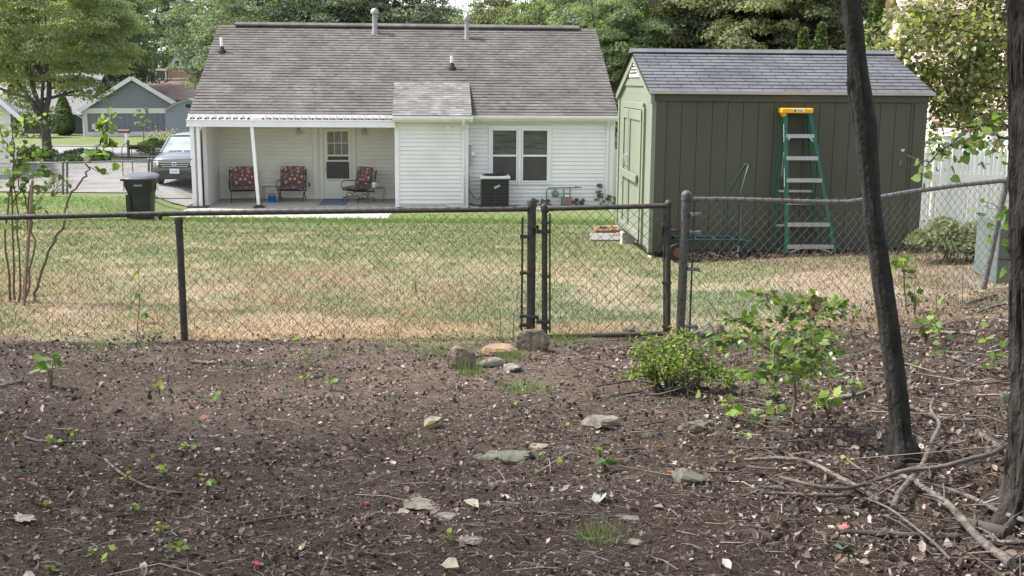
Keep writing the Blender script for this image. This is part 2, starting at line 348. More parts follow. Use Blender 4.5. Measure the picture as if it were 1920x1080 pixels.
# ---------------- shingle / siding helpers ----------------
def shingles(mb,O,du,dv,L,S,rows,tab,seed=1,thick=.012,gap=0,rr=None,jit=0):
    O=Vector(O);du=Vector(du).normalized();dv=Vector(dv).normalized();nn=du.cross(dv).normalized(); rn=random.Random(seed); e=S/rows
    for i in range(rows):
        u=-(tab*.5 if i%2 else 0)-(rn.random()*tab if jit else 0)
        while u<L:
            t=tab*(rn.uniform(.7,1.4) if jit else 1); a=max(0,u)+gap/2;b=min(L,u+t)-gap/2; u+=t
            if b-a<.01: continue
            h=thick*(rn.uniform(.9,1.35) if jit else 1); v0=i*e-.004; v1=(i+1)*e
            p=[O+du*a+dv*v0,O+du*b+dv*v0,O+du*b+dv*v0+nn*h,O+du*a+dv*v0+nn*h,O+du*b+dv*v1+nn*.002,O+du*a+dv*v1+nn*.002]
            mb.add(p,[(0,1,2,3),(3,2,4,5)],rn.random() if rr is None else rr+rn.uniform(-.25,.25))
def siding(mb,O,du,nn,L,z0,z1,pitch=.127,lip=.026):
    O=Vector(O);du=Vector(du).normalized();nn=Vector(nn).normalized(); z=z0
    while z<z1-.01:
        t=min(z+pitch,z1)
        a=O+Vector((0,0,z));b=O+Vector((0,0,t))
        p=[a+nn*.003,a+du*L+nn*.003,a+du*L+nn*lip,a+nn*lip,b+du*L+nn*.003-Vector((0,0,.006)),b+nn*.003-Vector((0,0,.006)),a+du*L+nn*lip+Vector((0,0,.012)),a+nn*lip+Vector((0,0,.012))]
        mb.add(p,[(0,1,2,3),(3,2,6,7),(7,6,4,5)]); z+=pitch
def double_hung(par,x0,x1,z0,z1,y,mt_top,mt_bot,n=(0,-1),name='window'):
    """framed sash in plane y facing -y"""
    f=MB(); w=.05
    f.box(x0,x0+w,y-.05,y,z0,z1);f.box(x1-w,x1,y-.05,y,z0,z1);f.box(x0+w,x1-w,y-.05,y,z0,z0+w);f.box(x0+w,x1-w,y-.05,y,z1-w,z1)
    zm=(z0+z1)/2; f.box(x0+w,x1-w,y-.055,y-.01,zm-.03,zm+.03)
    W=f.build(name,M_WHITE,par,bevel=.006)
    MB().box(x0+w,x1-w,y-.036,y-.028,zm+.03,z1-w).build('upper_pane',mt_top,W)
    MB().box(x0+w,x1-w,y-.044,y-.037,z0+w,zm-.03).build('lower_pane',mt_bot,W)
    return W
# ---------------- main house ----------------
HX,HY,HA=-9.94,35.56,.0713
HT=thing('house','long white vinyl sided single storey house with brown shingle roof and covered porch','house',(HX,HY,0),HA)
EZ,RUN,RISE,HL=2.86,5.56,2.91,13.29
m=MB(); sv=Vector((0,RUN,RISE)); S=sv.length
shingles(m,(0,0,EZ),(1,0,0),sv,HL,S,33,.16,3,.020,rr=None,jit=1)
m.add([(0,0,EZ-.015),(HL,0,EZ-.015),(HL,RUN,EZ+RISE-.015),(0,RUN,EZ+RISE-.015),(HL,2*RUN,EZ-.015),(0,2*RUN,EZ-.015)],[(0,1,2,3),(3,2,4,5)])
m.add([(0,RUN,EZ+RISE),(HL,RUN,EZ+RISE),(HL,2*RUN,EZ),(0,2*RUN,EZ)],[(0,1,2,3)])
roof=m.build('roof',M_SHING,HT)
rv=MB(); # ridge vent
for i in range(44):
    x=.6+i*.275; q=random.random()
    rv.prism([(-.2,-.03),(-.2,.03),(0,.12),(.2,.03),(.2,-.03)],lambda u,v,w_:(w_,RUN+u,EZ+RISE+v+.0),x,x+.272,q)
rv.build('ridge_vent',M_SHING,roof)
tr=MB()
for xx in(.02,HL-.02):   # rake boards
    tr=MB(); tr.prism([(0,-.18),(0,-.02),(RUN,RISE-.02),(2*RUN,-.02),(2*RUN,-.18),(RUN,RISE-.18)],lambda u,v,w_:(w_,u,EZ+v),xx-.015,xx+.015); tr.build('rake_board',M_WHITE,roof)
# gutters: left (porch) and right runs
def gutter(x0,x1,y,z,par):
    g=MB(); g.prism([(-.11,.0),(-.12,.0),(-.12,-.05),(-.085,-.11),(0,-.11),(0,0),(-.012,0),(-.012,-.098),(-.08,-.098),(-.11,-.05)],lambda u,v,w_:(w_,y+u,z+v),x0,x1)
    g.box(x0,x1,y,y+.02,z-.16,z+.01); return g.build('gutter',M_WHITE,par)
gutter(-.02,6.28,0,EZ-.01,HT); gutter(8.6,HL+.02,0,EZ-.01,HT); gutter(6.2,8.68,-.62,EZ-.03,HT)
# walls
WY=.35
wl=MB()
siding(wl,(8.5,WY,0),(1,0,0),(0,-1,0),HL-.1-8.5,.02,2.62,.127)
wl.box(8.5,HL-.11,WY+.005,WY+.1,0,2.75)
wl.box(.3,.42,WY,9.5,0,2.75); wl.box(HL-.11,HL-.03,WY+.1,9.5,0,2.75) 
wl.prism([(WY,2.75),(2*RUN-WY,2.75),(RUN,2.75+(RUN-WY)*RISE/RUN)],lambda u,v,w_:(w_,u,v),HL-.12,HL-.06)
wl.prism([(WY,2.75),(2*RUN-WY,2.75),(RUN,2.75+(RUN-WY)*RISE/RUN)],lambda u,v,w_:(w_,u,v),.08,.12)
wl.box(.3,HL-.1,9.5,9.6,0,2.75)
wl.build('wall',M_SIDE,HT)
sf=MB(); sf.box(8.5,HL,.02,WY-.002,EZ-.17,EZ-.14); sf.box(8.5,HL-.11,WY-.03,WY-.004,EZ-.25,EZ-.171); sf.build('soffit',M_WHITE,HT)
ct=MB(); ct.box(HL-.21,HL-.09,WY-.03,WY+.08,0,2.62); ct.build('corner_trim',M_WHITE,HT,bevel=.004)
# paired window
wt=MB(); x0,x1,z0,z1=9.21,11.21,.67,2.53
wt.box(x0,x0+.09,WY-.05,WY,z0,z1);wt.box(x1-.09,x1,WY-.05,WY,z0,z1);wt.box(x0+.09,x1-.09,WY-.05,WY,z1-.1,z1);wt.box(x0+.09,x1-.09,WY-.06,WY,z0,z0+.07); wt.box(10.15,10.25,WY-.07,WY,z0-.02,z1-.1)
WF=wt.build('window_surround',M_WHITE,HT,bevel=.006)
double_hung(WF,9.30,10.14,.75,2.43,WY-.01,M_BLIND,M_SCREEN); double_hung(WF,10.26,11.12,.75,2.43,WY-.01,M_BLIND,M_SCREEN)
def downspout(x,y,z1,par,off=.28):
    d=MB(); d.tube([(x,y-off,z1),(x,y-off,z1-.08),(x,y-.04,z1-.33),(x,y-.04,.12),(x,y-.12,.05)],.042,8)
    return d.build('downspout',M_WHITE,par,smooth=False)
downspout(13.0,WY,EZ-.1,HT)
# bump-out
bo=MB(); BX0,BX1,BY=6.3,8.52,-.18
siding(bo,(BX0,BY,0),(1,0,0),(0,-1,0),BX1-BX0,.12,2.62,.127); siding(bo,(BX1,BY,0),(0,1,0),(1,0,0),.55,.12,2.62,.127)
bo.box(BX0+.003,BX1-.003,BY+.003,2.4,0,2.74)
BO=bo.build('utility_closet',M_SIDE,HT)
MB().box(BX0-.03,BX0+.10,BY-.035,BY+.06,0,2.62).build('corner_trim',M_WHITE,BO,bevel=.004);MB().box(BX1-.12,BX1+.036,BY-.035,BY+.1,0,2.62).build('corner_trim',M_WHITE,BO,bevel=.004)
k=MB(); v=Vector((0,2.42,.98)); shingles(k,(6.22,-.62,EZ),(1,0,0),v,2.43,v.length,15,.2,9,.012,jit=1)
k.add([(6.22,-.62,EZ-.02),(8.65,-.62,EZ-.02),(8.65,1.9,EZ+.98),(6.22,1.9,EZ+.98),(8.65,1.9,EZ),(6.22,1.9,EZ)],[(0,1,2,3),(0,3,5),(1,4,2)],.2)
k.build('closet_roof',M_SHINGL,HT)
k=MB(); k.box(6.22,8.65,-.6,BY-.002,EZ-.19,EZ-.16); k.build('soffit',M_WHITE,BO)
dd=MB(); dd.tube([(8.4,-.7,EZ-.12),(8.4,-.66,EZ-.2),(8.4,BY-.05,EZ-.42),(8.4,BY-.05,.1)],.042,8); dd.build('downspout',M_WHITE,BO)
lat=MB(); lat.box(6.5,7.85,BY-.022,BY-.017,.0,.125,.1)
lat.build('vent_backing',M_BLACK,BO)
lat=MB()
for i in range(28):
    for s_ in(-1,1): lat.bar((6.5+i*.05-.0,BY-.026-(.002 if s_>0 else 0),.005+(0 if s_>0 else .115)),(6.5+i*.05+.05*1.2,BY-.026-(.002 if s_>0 else 0),.12-(0 if s_>0 else .115)),.004,.018,(0,0,1))
lat.box(6.49,7.9,BY-.034,BY-.02,.118,.14);lat.box(6.49,7.9,BY-.034,BY-.02,-.01,.012)
lat.build('lattice_vent',M_WHITE,BO)
MB().box(7.86,8.0,BY-.06,BY-.02,2.42,2.55).build('vent_hood',M_WHITE,BO,bevel=.01); MB().box(7.5,7.62,BY-.045,BY-.02,2.43,2.54).build('wall_cover_plate',M_CREAM,BO,bevel=.01)
# porch back wall and side wall
PY=2.35
pw=MB(); siding(pw,(.42,PY,0),(1,0,0),(0,-1,0),5.88,.05,2.6,.127); pw.box(.42,6.3,PY+.003,PY+.1,0,2.75)
pw.build('porch_wall',M_CREAM,HT)
k=MB(); k.box(.1,6.28,.1,PY,2.72,2.74); k.build('porch_ceiling',M_WHITE,HT)
k=MB(); k.box(3.5,3.66,PY-.06,PY-.017,0,2.6); k.build('porch_pilaster',M_CREAM,HT,bevel=.004)
# door
dr=MB(); dx0,dx1=3.84,4.80
dr.box(dx0-.1,dx0,PY-.07,PY-.002,0,2.42);dr.box(dx1,dx1+.1,PY-.07,PY-.002,0,2.42);dr.box(dx0,dx1,PY-.07,PY-.002,2.34,2.42)
DF=dr.build('door_frame',M_CREAM,HT,bevel=.005)
d=MB(); yy=PY-.045
d.box(dx0+.01,dx1-.01,yy,PY-.004,.02,.62);d.box(dx0+.01,3.98,yy,PY-.004,.62,2.33);d.box(4.66,dx1-.01,yy,PY-.004,.62,2.33);d.box(3.98,4.66,yy,PY-.004,2.24,2.33);d.box(3.98,4.66,yy-.004,PY-.004,1.42,1.48);d.box(3.98,4.66,yy,PY-.004,1.26,1.30)
DD=d.build('storm_door',mat('door_paint',(.66,.64,.55),.45,.03,3,dirt=.06),DF,bevel=.004)
MB().box(3.98,4.66,PY-.040,PY-.032,1.48,2.24).build('upper_pane',mat('curtained_glass',(.13,.135,.11),.2,.3,6,spec=.7,c2=(.24,.24,.20)),DF)
k=MB(); k.box(3.98,4.66,PY-.040,PY-.032,1.30,1.42); k.box(3.94,4.68,yy-.012,yy-.006,.68,1.25); k.build('lower_pane',M_SCREEN,DF)
k=MB()
for q in(4.2,4.43): k.box(q,q+.018,PY-.047,PY-.0405,1.48,2.24)
k.box(3.98,4.66,PY-.048,PY-.0412,1.85,1.868); k.box(3.9,4.72,yy-.03,yy-.014,1.25,1.275);k.box(3.9,4.72,yy-.03,yy-.014,.66,.685);k.box(3.9,3.925,yy-.03,yy-.014,.685,1.25);k.box(4.69,4.715,yy-.03,yy-.014,.685,1.25); k.build('window_grille',M_WHITE,DF)
k=MB().tube([(3.9,yy,1.05),(3.9,yy-.05,1.05),(3.9,yy-.05,.93)],.012,6); k.build('handle',M_ALU,DF)
M_LAMPG=mat('frosted_lamp_glass',(.45,.44,.38),.2,.05,4)
for q in (3.05,5.2):
    k=MB().lathe([(.07,0),(.075,.02),(.03,.04),(.03,.05)],12); k.xf(Matrix.Translation((q,PY-.016,2.30))@Matrix.Rotation(math.pi/2,4,'X'))
    LB=k.build('porch_lamp',M_ALU,HT,smooth=True)
    MB().lathe([(.04,0),(.075,.03),(.085,.1),(.06,.16),(.04,.17)],12,(q,PY-.11,2.12)).build('lamp_shade',M_LAMPG,LB,smooth=True)
MB().box(3.32,3.39,PY-.03,PY-.012,.42,.54).build('power_outlet',mat('outlet',(.16,.14,.12),.5),HT,bevel=.004)
# porch cover: fascia beam, corrugated pans, posts, side screen
k=MB(); k.box(-.02,2.02,-.34,-.22,2.50,2.70);k.box(2.024,6.3,-.34,-.22,2.485,2.685);k.box(-.03,6.31,-.36,-.34,2.66,2.70);k.box(-.03,6.31,-.355,-.34,2.48,2.52)
PC=k.build('porch_fascia',M_WHITE,HT,bevel=.006)
k=MB(); x=.05
i=0
while x<6.15:
    lw=.04
    k.prism([(0,0),(.045,.075),(.10,.075),(.145,0),(.13,0),(.095,.06),(.05,.06),(.015,0)],lambda u,v,w_,x=x,lean=(-.9 if x<1.9 else 0):(x+u+lean*w_*.35,-.33+w_,2.70+v+w_*.05),0,.42)
    x+=.2155
k.box(.0,6.28,-.32,.1,2.675,2.69)
k.build('porch_roof_panel',M_WHITE,PC)
k=MB(); k.box(1.9,2.25,-.33,-.02,2.70,2.775); k.build('panel_cap',M_WHITE,PC,bevel=.02)
for (px,wid) in ((.06,.12),(.25,.1)):
    MB().box(px,px+wid,-.3,-.2,0.0,2.5).build('porch_post',M_WHITE,HT,bevel=.008)
k=MB().bar((1.93,-.27,2.5),(2.06,-.27,.06),.1,.1,(0,1,0)); PP=k.build('porch_post',M_WHITE,HT,bevel=.008)
MB().prism([(-.2,0),(.2,0),(.06,.09),(-.06,.09)],lambda u,v,w_:(2.06+u,-.27+w_,v),-.12,.12).build('post_foot',M_BLACK,PP)
k=MB(); k.box(-.1,.52,-.42,-.1,.0,.05); k.build('post_foot',M_BLACK,HT)
k=MB()
for i in range(7):
    y=-.18+i*.36; xx=.12+.22*(i/6.5); k.bar((xx,y,1.25),(xx+.035,y+.34,1.25),.03,2.5,(0,0,1)); k.box(xx-.02,xx+.03,y-.03,y+.02,0,2.5)
k.mi=1
for i in(1,2):
    for z in np.arange(.15,2.45,.075):
        y=-.18+i*.36-.1; xx=.12+.22*(i/6.5)+.022; k.box(xx,xx+.006,y,y+.05,z,z+.035)
k.build('porch_side_screen',[M_WHITE,mat('screen_light',(.85,.85,.83),.5,.0001,1)],HT)
# roof penetrations
def on_roof(X_,fr): return (X_,RUN*fr,EZ+RISE*fr)
def px_roof(px,py):
    n=Vector((0,-RISE,RUN)); Rm=Matrix.Rotation(HA,3,'Z'); n=Rm@n; O=Vector((HX,HY,EZ)); d=ray(px,py); C=Vector((0,0,HC)); t=(O-C).dot(n)/d.dot(n); p=C+d*t-Vector((HX,HY,0)); return Matrix.Rotation(-HA,3,'Z')@p
for (px,py,h) in ((416,98,.5),(847,129,.42)):
    p=px_roof(px,py); k=MB().lathe([(.15,-.1),(.15,.03),(.09,.1),(.06,.19),(.055,.2)],14,p); A=k.build('vent_boot',M_RUB,roof,smooth=True)
    MB().lathe([(.05,.12),(.05,h)],12,p).build('vent_pipe',M_WHITE,A,smooth=True)
for (px,py,h,r_) in ((703,62,.85,.09),(875,72,.80,.075)):
    p=px_roof(px,py); k=MB().lathe([(r_*1.6,-.1),(r_*1.5,.0),(r_,.12),(r_,h-.2),(r_*1.6,h-.19),(r_*1.6,h-.1),(r_*1.2,h-.04),(r_*.3,h)],14,p); k.build('flue_pipe',mat('flue_metal',(.25,.25,.24),.5,.2,6,metal=.5),roof,smooth=True)
# meter on the closet side
k=MB(); k.box(BX1+.017,BX1+.14,.02,.25,1.28,1.92); MT=k.build('meter_box',mat('meter_grey',(.32,.34,.37),.5,.06,3),HT,bevel=.01)
k=MB().lathe([(.09,0),(.09,.06),(.075,.1),(.02,.12)],14); k.xf(Matrix.Translation((BX1+.14,.13,1.64))@Matrix.Rotation(math.pi/2,4,'Y')); k.build('meter_dial',M_WHITE,MT,smooth=True)
k=MB().tube([(BX1+.06,.1,1.28),(BX1+.06,.1,.2)],.02,8); k.build('conduit',M_ALU,MT)
# ---------------- green shed ----------------
SX,SY,SZ,SA=1.81,15.11,1.708,.0517
ST=thing('garden_shed','olive green wooden shed with grey shingle roof and door side toned lighter for sunlight','shed',(SX,SY,SZ),SA)
SL,SW,SH,SR=3.65,3.15,2.10,.54
def SP(x,y,z):  # shed local -> world
    return Matrix.Rotation(SA,3,'Z')@Vector((x,y,z))+Vector((SX,SY,SZ))
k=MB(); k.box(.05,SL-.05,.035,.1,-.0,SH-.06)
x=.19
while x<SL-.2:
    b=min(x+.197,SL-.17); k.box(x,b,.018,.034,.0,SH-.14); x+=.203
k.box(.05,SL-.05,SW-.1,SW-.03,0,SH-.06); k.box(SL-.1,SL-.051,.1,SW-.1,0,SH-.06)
k.build('front_wall',M_SHEDSHADE,ST)
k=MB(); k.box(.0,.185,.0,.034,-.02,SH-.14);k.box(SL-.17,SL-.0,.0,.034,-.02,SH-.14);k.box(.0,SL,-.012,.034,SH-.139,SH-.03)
k.build('corner_board',M_SHEDSHADE,ST,bevel=.004)
k=MB(); k.box(.035,.1,.036,SW-.04,.0,SH-.02)
y=.12
while y<SW-.1:
    b=min(y+.098,SW-.1); zt=SH+.02+(min(y,SW-b)/ (SW/2))*SR*.0; 
    if not(.62<y<2.4): k.box(.02,.034,y,b,-.03,SH-.03)
    else: k.box(.02,.034,y,b,1.9,SH-.03)
    y+=.1035
k.prism([(.03,SH-.03),(SW-.03,SH-.03),(SW/2,SH+SR-.05)],lambda u,v,w_:(w_,u,v),.02,.1)
SWL=k.build('side_wall',M_SHEDLIT,ST)
k=MB(); k.box(-.005,.05,-.001,.11,-.03,SH-.05); k.box(-.0,.05,SW-.11,SW,-.03,SH-.05); k.box(-.002,.018,.5,SW-.5,SH+.05,SH+.15)
for s_ in(0,1):
    a=(.005,0-.03,SH-.09) if s_==0 else (.005,SW+.03,SH-.09); k.bar(a,(.005,SW/2,SH+SR-.075),.03,.12,(1,0,0)) if False else k.prism([(0,0),(0,-.13),(1,-.13),(1,0)],lambda u,v,w_,s_=s_:(w_,(-.04+u*(SW/2+.04)) if s_==0 else (SW+.04-u*(SW/2+.04)),SH-.04+u*(SR+.01)+v),-.03,.019)
k.build('side_trim',M_SHEDLIT,SWL,bevel=.003)
# doors
for (y0,y1) in ((.72,1.82),(1.86,2.40)):
    k=MB(); k.box(-.004,.03,y0,y1,.03,1.80); y=y0+.1
    while y<y1-.12: k.box(-.012,-.005,y,min(y+.098,y1-.1),.05,1.79); y+=.105
    k.box(-.03,-.005,y0,y0+.09,.03,1.80);k.box(-.03,-.005,y1-.09,y1,.03,1.80);k.box(-.032,-.005,y0,y1,1.68,1.82);k.box(-.032,-.005,y0,y1,.03,.13)
    D=k.build('shed_door',M_SHEDLIT,SWL,bevel=.003)
    yh=1.78 if y0<1 else 1.92
    MB().tube([(-.03,yh,.97),(-.08,yh,1.0),(-.09,yh,1.07),(-.08,yh,1.14),(-.03,yh,1.17)],.009,6).build('handle',M_ALU,D,smooth=True)
k=MB(); k.box(-.015,.036,.60,.70,.0,1.86); k.box(-.015,.036,2.42,2.50,.0,1.86); k.box(-.014,.036,.70,2.42,1.83,1.92); k.build('door_frame',M_SHEDLIT,SWL,bevel=.003)
k=MB(); k.box(-.065,-.035,.86,2.44,.82,.93); LT=k.build('latch_bar',M_SHEDLIT,SWL,bevel=.004)
k=MB(); k.tube([(-.07,2.0,.82),(-.07,2.0,.76),(-.07,2.04,.76),(-.07,2.04,.82)],.006,6); k.box(-.09,-.06,1.985,2.055,.68,.76); k.build('padlock',M_ALU,LT)
k=MB(); k.prism([(1.12,SH+.17),(2.03,SH+.17),(SW/2,SH+.455)],lambda u,v,w_:(w_,u,v),-.015,.022); VT=k.build('gable_vent',M_WHITE,SWL,bevel=.003)
k=MB()
for i in range(4):
    z=SH+.22+i*.045; hw=.30-i*.075; k.box(-.019,-.0155,SW/2-hw,SW/2+hw,z,z+.022)
k.build('vent_slot',M_BLACK,VT)
k=MB(); v=Vector((0,SW/2+.06,SR+.02)); shingles(k,(-.06,-.06,SH-.015),(1,0,0),v,SL+.12,v.length,13,.30,5,.012,gap=.009,rr=.5)
v2=Vector((0,-(SW/2+.06),SR+.02)); shingles(k,(SL+.06,SW+.06,SH-.015),(-1,0,0),v2,SL+.12,v2.length,13,.30,6,.007,gap=.009,rr=.5)
a,b=-.055,SL+.055; zz=SH-.02; k.mi=1
k.add([(a,-.055,zz),(b,-.055,zz),(b,SW/2,zz+SR+.018),(a,SW/2,zz+SR+.018),(b,SW+.055,zz),(a,SW+.055,zz)],[(0,1,2,3),(3,2,4,5)],.0)
k.add([(a,-.055,zz-.03),(b,-.055,zz-.03),(b,SW/2,zz+SR-.012),(a,SW/2,zz+SR-.012),(b,SW+.055,zz-.03),(a,SW+.055,zz-.03)],[(0,1,2,3),(3,2,4,5)],.0)
k.add([(a,-.055,zz-.03),(b,-.055,zz-.03),(b,-.055,zz),(a,-.055,zz)],[(0,1,2,3)],.2)
k.mi=0;k.prism([(-.16,-.047),(-.16,-.035),(0,.015),(.16,-.035),(.16,-.047)],lambda u,v,w_:(w_,SW/2+u,SH+SR+.02+v),-.07,SL+.07,.5)
SR_=k.build('roof',[M_SHINGB,M_RUB],ST)
k=MB()
k.box(-.065,SL+.065,-.075,-.066,SH-.045,SH-.005); k.build('drip_edge',mat('drip_edge',(.36,.35,.31),.5),SR_)
k=MB(); 
for y in(.12,1.5,2.9): k.box(.1,SL-.1,y,y+.09,-.10,-.002)
k.box(.02,SL-.02,.02,SW-.02,-.035,-.001)
k.build('skid',mat('old_timber',(.06,.05,.04),.9),ST)
for (x,y) in((.03,.03),(SL-.4,.1),(1.8,.15),(.03,2.6)):
    MB().box(x,x+.2,y,y+.2,-.30,-.101).build('foundation_block',M_CONC,ST,bevel=.008)
# ---------------- step ladder ----------------
M_FGREEN=mat('green_fibreglass',(.012,.09,.056),.45,.12,8); M_YEL=mat('yellow_plastic',(.72,.38,.02),.45,.06,5)
lp=SP(1.7,-.42,0); lz=hz(lp.x,lp.y)-SZ
LD=thing('step_ladder','tall green stepladder with yellow top and silver steps leaning on the olive shed','ladder',(SX,SY,SZ),SA)
B1=Vector((1.735,-.44,lz));T1=Vector((1.71,-.14,1.82));B2=Vector((2.37,-.44,lz));T2=Vector((2.03,-.14,1.82))
for p,q in((B1,T1),(B2,T2)): 
    k=MB(); k.bar(p,q,.022,.085,(0,1,0)); k.bar(p+Vector((0,-.035,0)),q+Vector((0,-.035,0)),.05,.012,(0,1,0)); R_=k.build('front_rail',M_FGREEN,LD)
    MB().box(p.x-.035,p.x+.035,p.y-.06,p.y+.05,p.z-.015,p.z+.05).build('rubber_foot',M_RUB,R_)
C1=Vector((1.66,-.07,lz));D1=Vector((1.70,-.045,1.80));C2=Vector((2.27,-.07,lz));D2=Vector((2.03,-.045,1.80))
for p,q in((C1,D1),(C2,D2)): MB().bar(p,q,.025,.05,(0,1,0)).build('rear_rail',M_FGREEN,LD)
for i in range(6):
    t=(1.55-i*.283-lz)/(1.82-lz); p=B1.lerp(T1,t);q=B2.lerp(T2,t)
    k=MB(); k.box(p.x,q.x,p.y-.05,p.y+.04,p.z-.012,p.z+.004);k.box(p.x,q.x,p.y-.052,p.y-.046,p.z-.045,p.z+.003)
    if i in(0,): 
        k.bar((p.x,p.y-.045,p.z-.1),(p.x+.07,p.y-.045,p.z-.02),.012,.02);k.bar((q.x,q.y-.045,p.z-.1),(q.x-.07,q.y-.045,p.z-.02),.012,.02)
    if i==5:
        k.bar((p.x+.02,p.y-.04,lz+.05),(p.x+.2,p.y-.04,p.z-.03),.012,.022);k.bar((q.x-.01,q.y-.04,lz+.05),(q.x-.2,q.y-.04,p.z-.03),.012,.022)
    k.build('step',M_ALU,LD)
for t in(.85,.45,.2):
    a=C1.lerp(D1,t);b=C2.lerp(D2,t); MB().bar(a,b,.02,.03).build('rear_brace',M_ALU,LD)
k=MB(); k.box(1.655,2.065,-.20,-.0,1.82,1.885); k.prism([(-.06,1.82),(.0,1.82),(-.02,1.76)],lambda u,v,w_:(1.70+u+.02,w_,v),-.19,-.02); CP=k.build('top_cap',M_YEL,LD,bevel=.012)
k=MB(); k.box(1.80,1.95,-.2055,-.2035,1.835,1.87); k.build('cap_sticker',M_WHITE,CP)
k=MB(); k.box(1.81,1.835,-.208,-.206,1.84,1.865)
for i in range(6): k.box(1.85+i*.014,1.858+i*.014,-.208,-.206,1.846,1.86)
k.build('cap_mark',M_BLACK,CP)
def onrail(z): return B1.lerp(T1,(z-lz)/(1.82-lz))
for (z0,z1) in((1.45,1.68),(.88,.96),(.93,1.12)):
    p=onrail(z0);q=onrail(z1); MB().bar(p+Vector((-.014,-.0,0)),q+Vector((-.014,0,0)),.002,.05,(0,1,0)).build('rail_sticker',M_WHITE,LD)
MB().bar(onrail(1.2)+Vector((-.03,0,.12)),onrail(1.15)+Vector((-.02,.1,-.15)),.008,.02).build('spreader',M_ALU,LD)
# ---------------- hand truck in platform position ----------------
M_TEAL=mat('green_paint',(.010,.030,.025),.5,.15,9)
HTk=thing('hand_truck','dark green convertible hand truck lying flat against the shed with its handle up','hand truck',(SX,SY,SZ),SA)
gz=hz(*SP(.6,-.4,0).xy)-SZ
fz=gz+.26
k=MB()
for y in(-.52,-.22): k.tube([(.22,y,fz+.02),(1.15,y,fz+.02)],.018,8)
for x in(.3,.55,.8,1.05): k.tube([(x,-.52,fz+.02),(x,-.22,fz+.02)],.012,6)
k.bar((.16,-.37,fz),(.3,-.37,fz),.36,.02,(0,0,1)); k.box(.155,.17,-.56,-.18,fz-.02,fz+.22); k.bar((1.05,-.52,fz),(1.22,-.5,fz-.15),.02,.06,(0,1,0));k.box(1.1,1.24,-.53,-.2,fz-.1,fz+.0)
k.build('frame',M_TEAL,HTk)
k=MB(); k.tube([(1.18,-.5,fz-.05),(1.18,-.48,fz+.5),(1.15,-.46,fz+.62),(1.3,-.42,fz+.95),(1.33,-.40,fz+.97),(1.33,-.25,fz+.97),(1.3,-.24,fz+.95),(1.0,-.22,fz+.62),(.97,-.2,fz+.5),(.98,-.2,fz)],.02,8); k.v=[(1.0+(a-1.0)*.6,b,c) for a,b,c in k.v]; k.build('handle',M_TEAL,HTk,smooth=True)
def wheel(r,w_,c,par,name='wheel',hubm=None,rot=(math.pi/2,0,0)):
    k=MB().lathe([(r*.55,-w_/2),(r*.92,-w_/2),(r,-w_*.25),(r,w_*.25),(r*.92,w_/2),(r*.55,w_/2)],24)
    W=k.build(name,M_RUB,par,smooth=True,loc=c,rot=rot)
    MB().lathe([(r*.1,-w_*.56),(r*.5,-w_*.5),(r*.56,-w_*.3),(r*.56,w_*.3),(r*.5,w_*.5),(r*.1,w_*.56)],16).build('hub',hubm or M_ALU,W,smooth=True)
    return W
M_RUST=mat('rusty_hub',(.13,.06,.035),.8,.35,14)
for y in(-.56,-.18): wheel(.125,.07,(.28,y,gz+.125),HTk,hubm=M_RUST)
for y in(-.5,-.24): 
    W=wheel(.065,.035,(1.06,y,gz+.065),HTk,'caster',rot=(math.pi/2,0,.3)); MB().bar((1.06,y+.025,gz+.065),(1.1,y+.02,fz-.06),.03,.006).build('caster_fork',M_ALU,HTk)
# ---------------- chain link fences ----------------
def path_sample(P,s):
    P=[Vector(p) for p in P]; d=[0]
    for i in range(1,len(P)): d.append(d[-1]+(P[i].xy-P[i-1].xy).length)
    s=np.asarray(s); return np.stack([np.interp(s,d,[p[j] for p in P]) for j in range(3)],-1),d[-1]
def chainlink(P,pitch,par,rad=.0022,top=.035,bot=None,m=None,name='mesh',flat=False,sag=.012):
    _,Ltot=path_sample(P,[0]); h=pitch/2; nw=int(Ltot/h); Vs=[];Fs=[];off=0
    for i in range(nw):
        s0=(i+.5)*h
        pc,_=path_sample(P,[s0]); pc=pc[0]; zb=(hz(pc[0],pc[1])+.02) if bot is None else float(np.interp(s0,[0,Ltot],bot))
        zt=pc[2]+top; K=int((zt-zb)/h)+1
        if K<3: continue
        kk=np.arange(K); ss=s0+h/2*np.where((kk+i)%2==0,1,-1); q,_=path_sample(P,np.clip(ss,0,Ltot))
        z=pc[2]*0+q[:,2]+top-kk*h; z=z+ (vn(ss*1.5,z*2,31)-.5)*sag*2
        wob=(vn(ss*1.1,z*1.7,33)-.5)*sag*2+np.where((kk+i)%2==0,1,-1)*.0022
        C=np.stack([q[:,0]+(vn(ss,z*2,35)-.5)*sag*1.2,q[:,1]+wob-.024,z],1)
        ring=np.array([(1,0,0),(0,1,0),(-1,0,0),(0,-1,0)])*rad*np.array([1.0,1,1])
        V=(C[:,None]+ring[None]).reshape(-1,3); f=[]
        a=(np.arange(K-1)*4)[:,None]
        F_=np.concatenate([np.stack([a[:,0]+j,a[:,0]+(j+1)%4,a[:,0]+4+(j+1)%4,a[:,0]+4+j],1) for j in range(4)])
        Vs.append(V);Fs.append(F_+off);off+=len(V)
    return np_mesh(name,np.concatenate(Vs),np.concatenate(Fs),m or M_WIRE,par)
def cap_post(par,base,top,r,m,name='post',dome=True):
    b=Vector(base);t=Vector(top); L_=(t-b).length
    prof=[(r,-.25),(r,L_-.03),(r*1.18,L_-.03),(r*1.2,L_+.012)]+([(r*1.05,L_+.03),(r*.6,L_+.045),(r*.1,L_+.05)] if dome else [(r*1.1,L_+.02),(r*.2,L_+.025)])
    k=MB().lathe(prof,16); return k.build(name,m,par,smooth=True,loc=b,rot=(t-b).to_track_quat('Z','Y').to_euler())
Yl=9.3
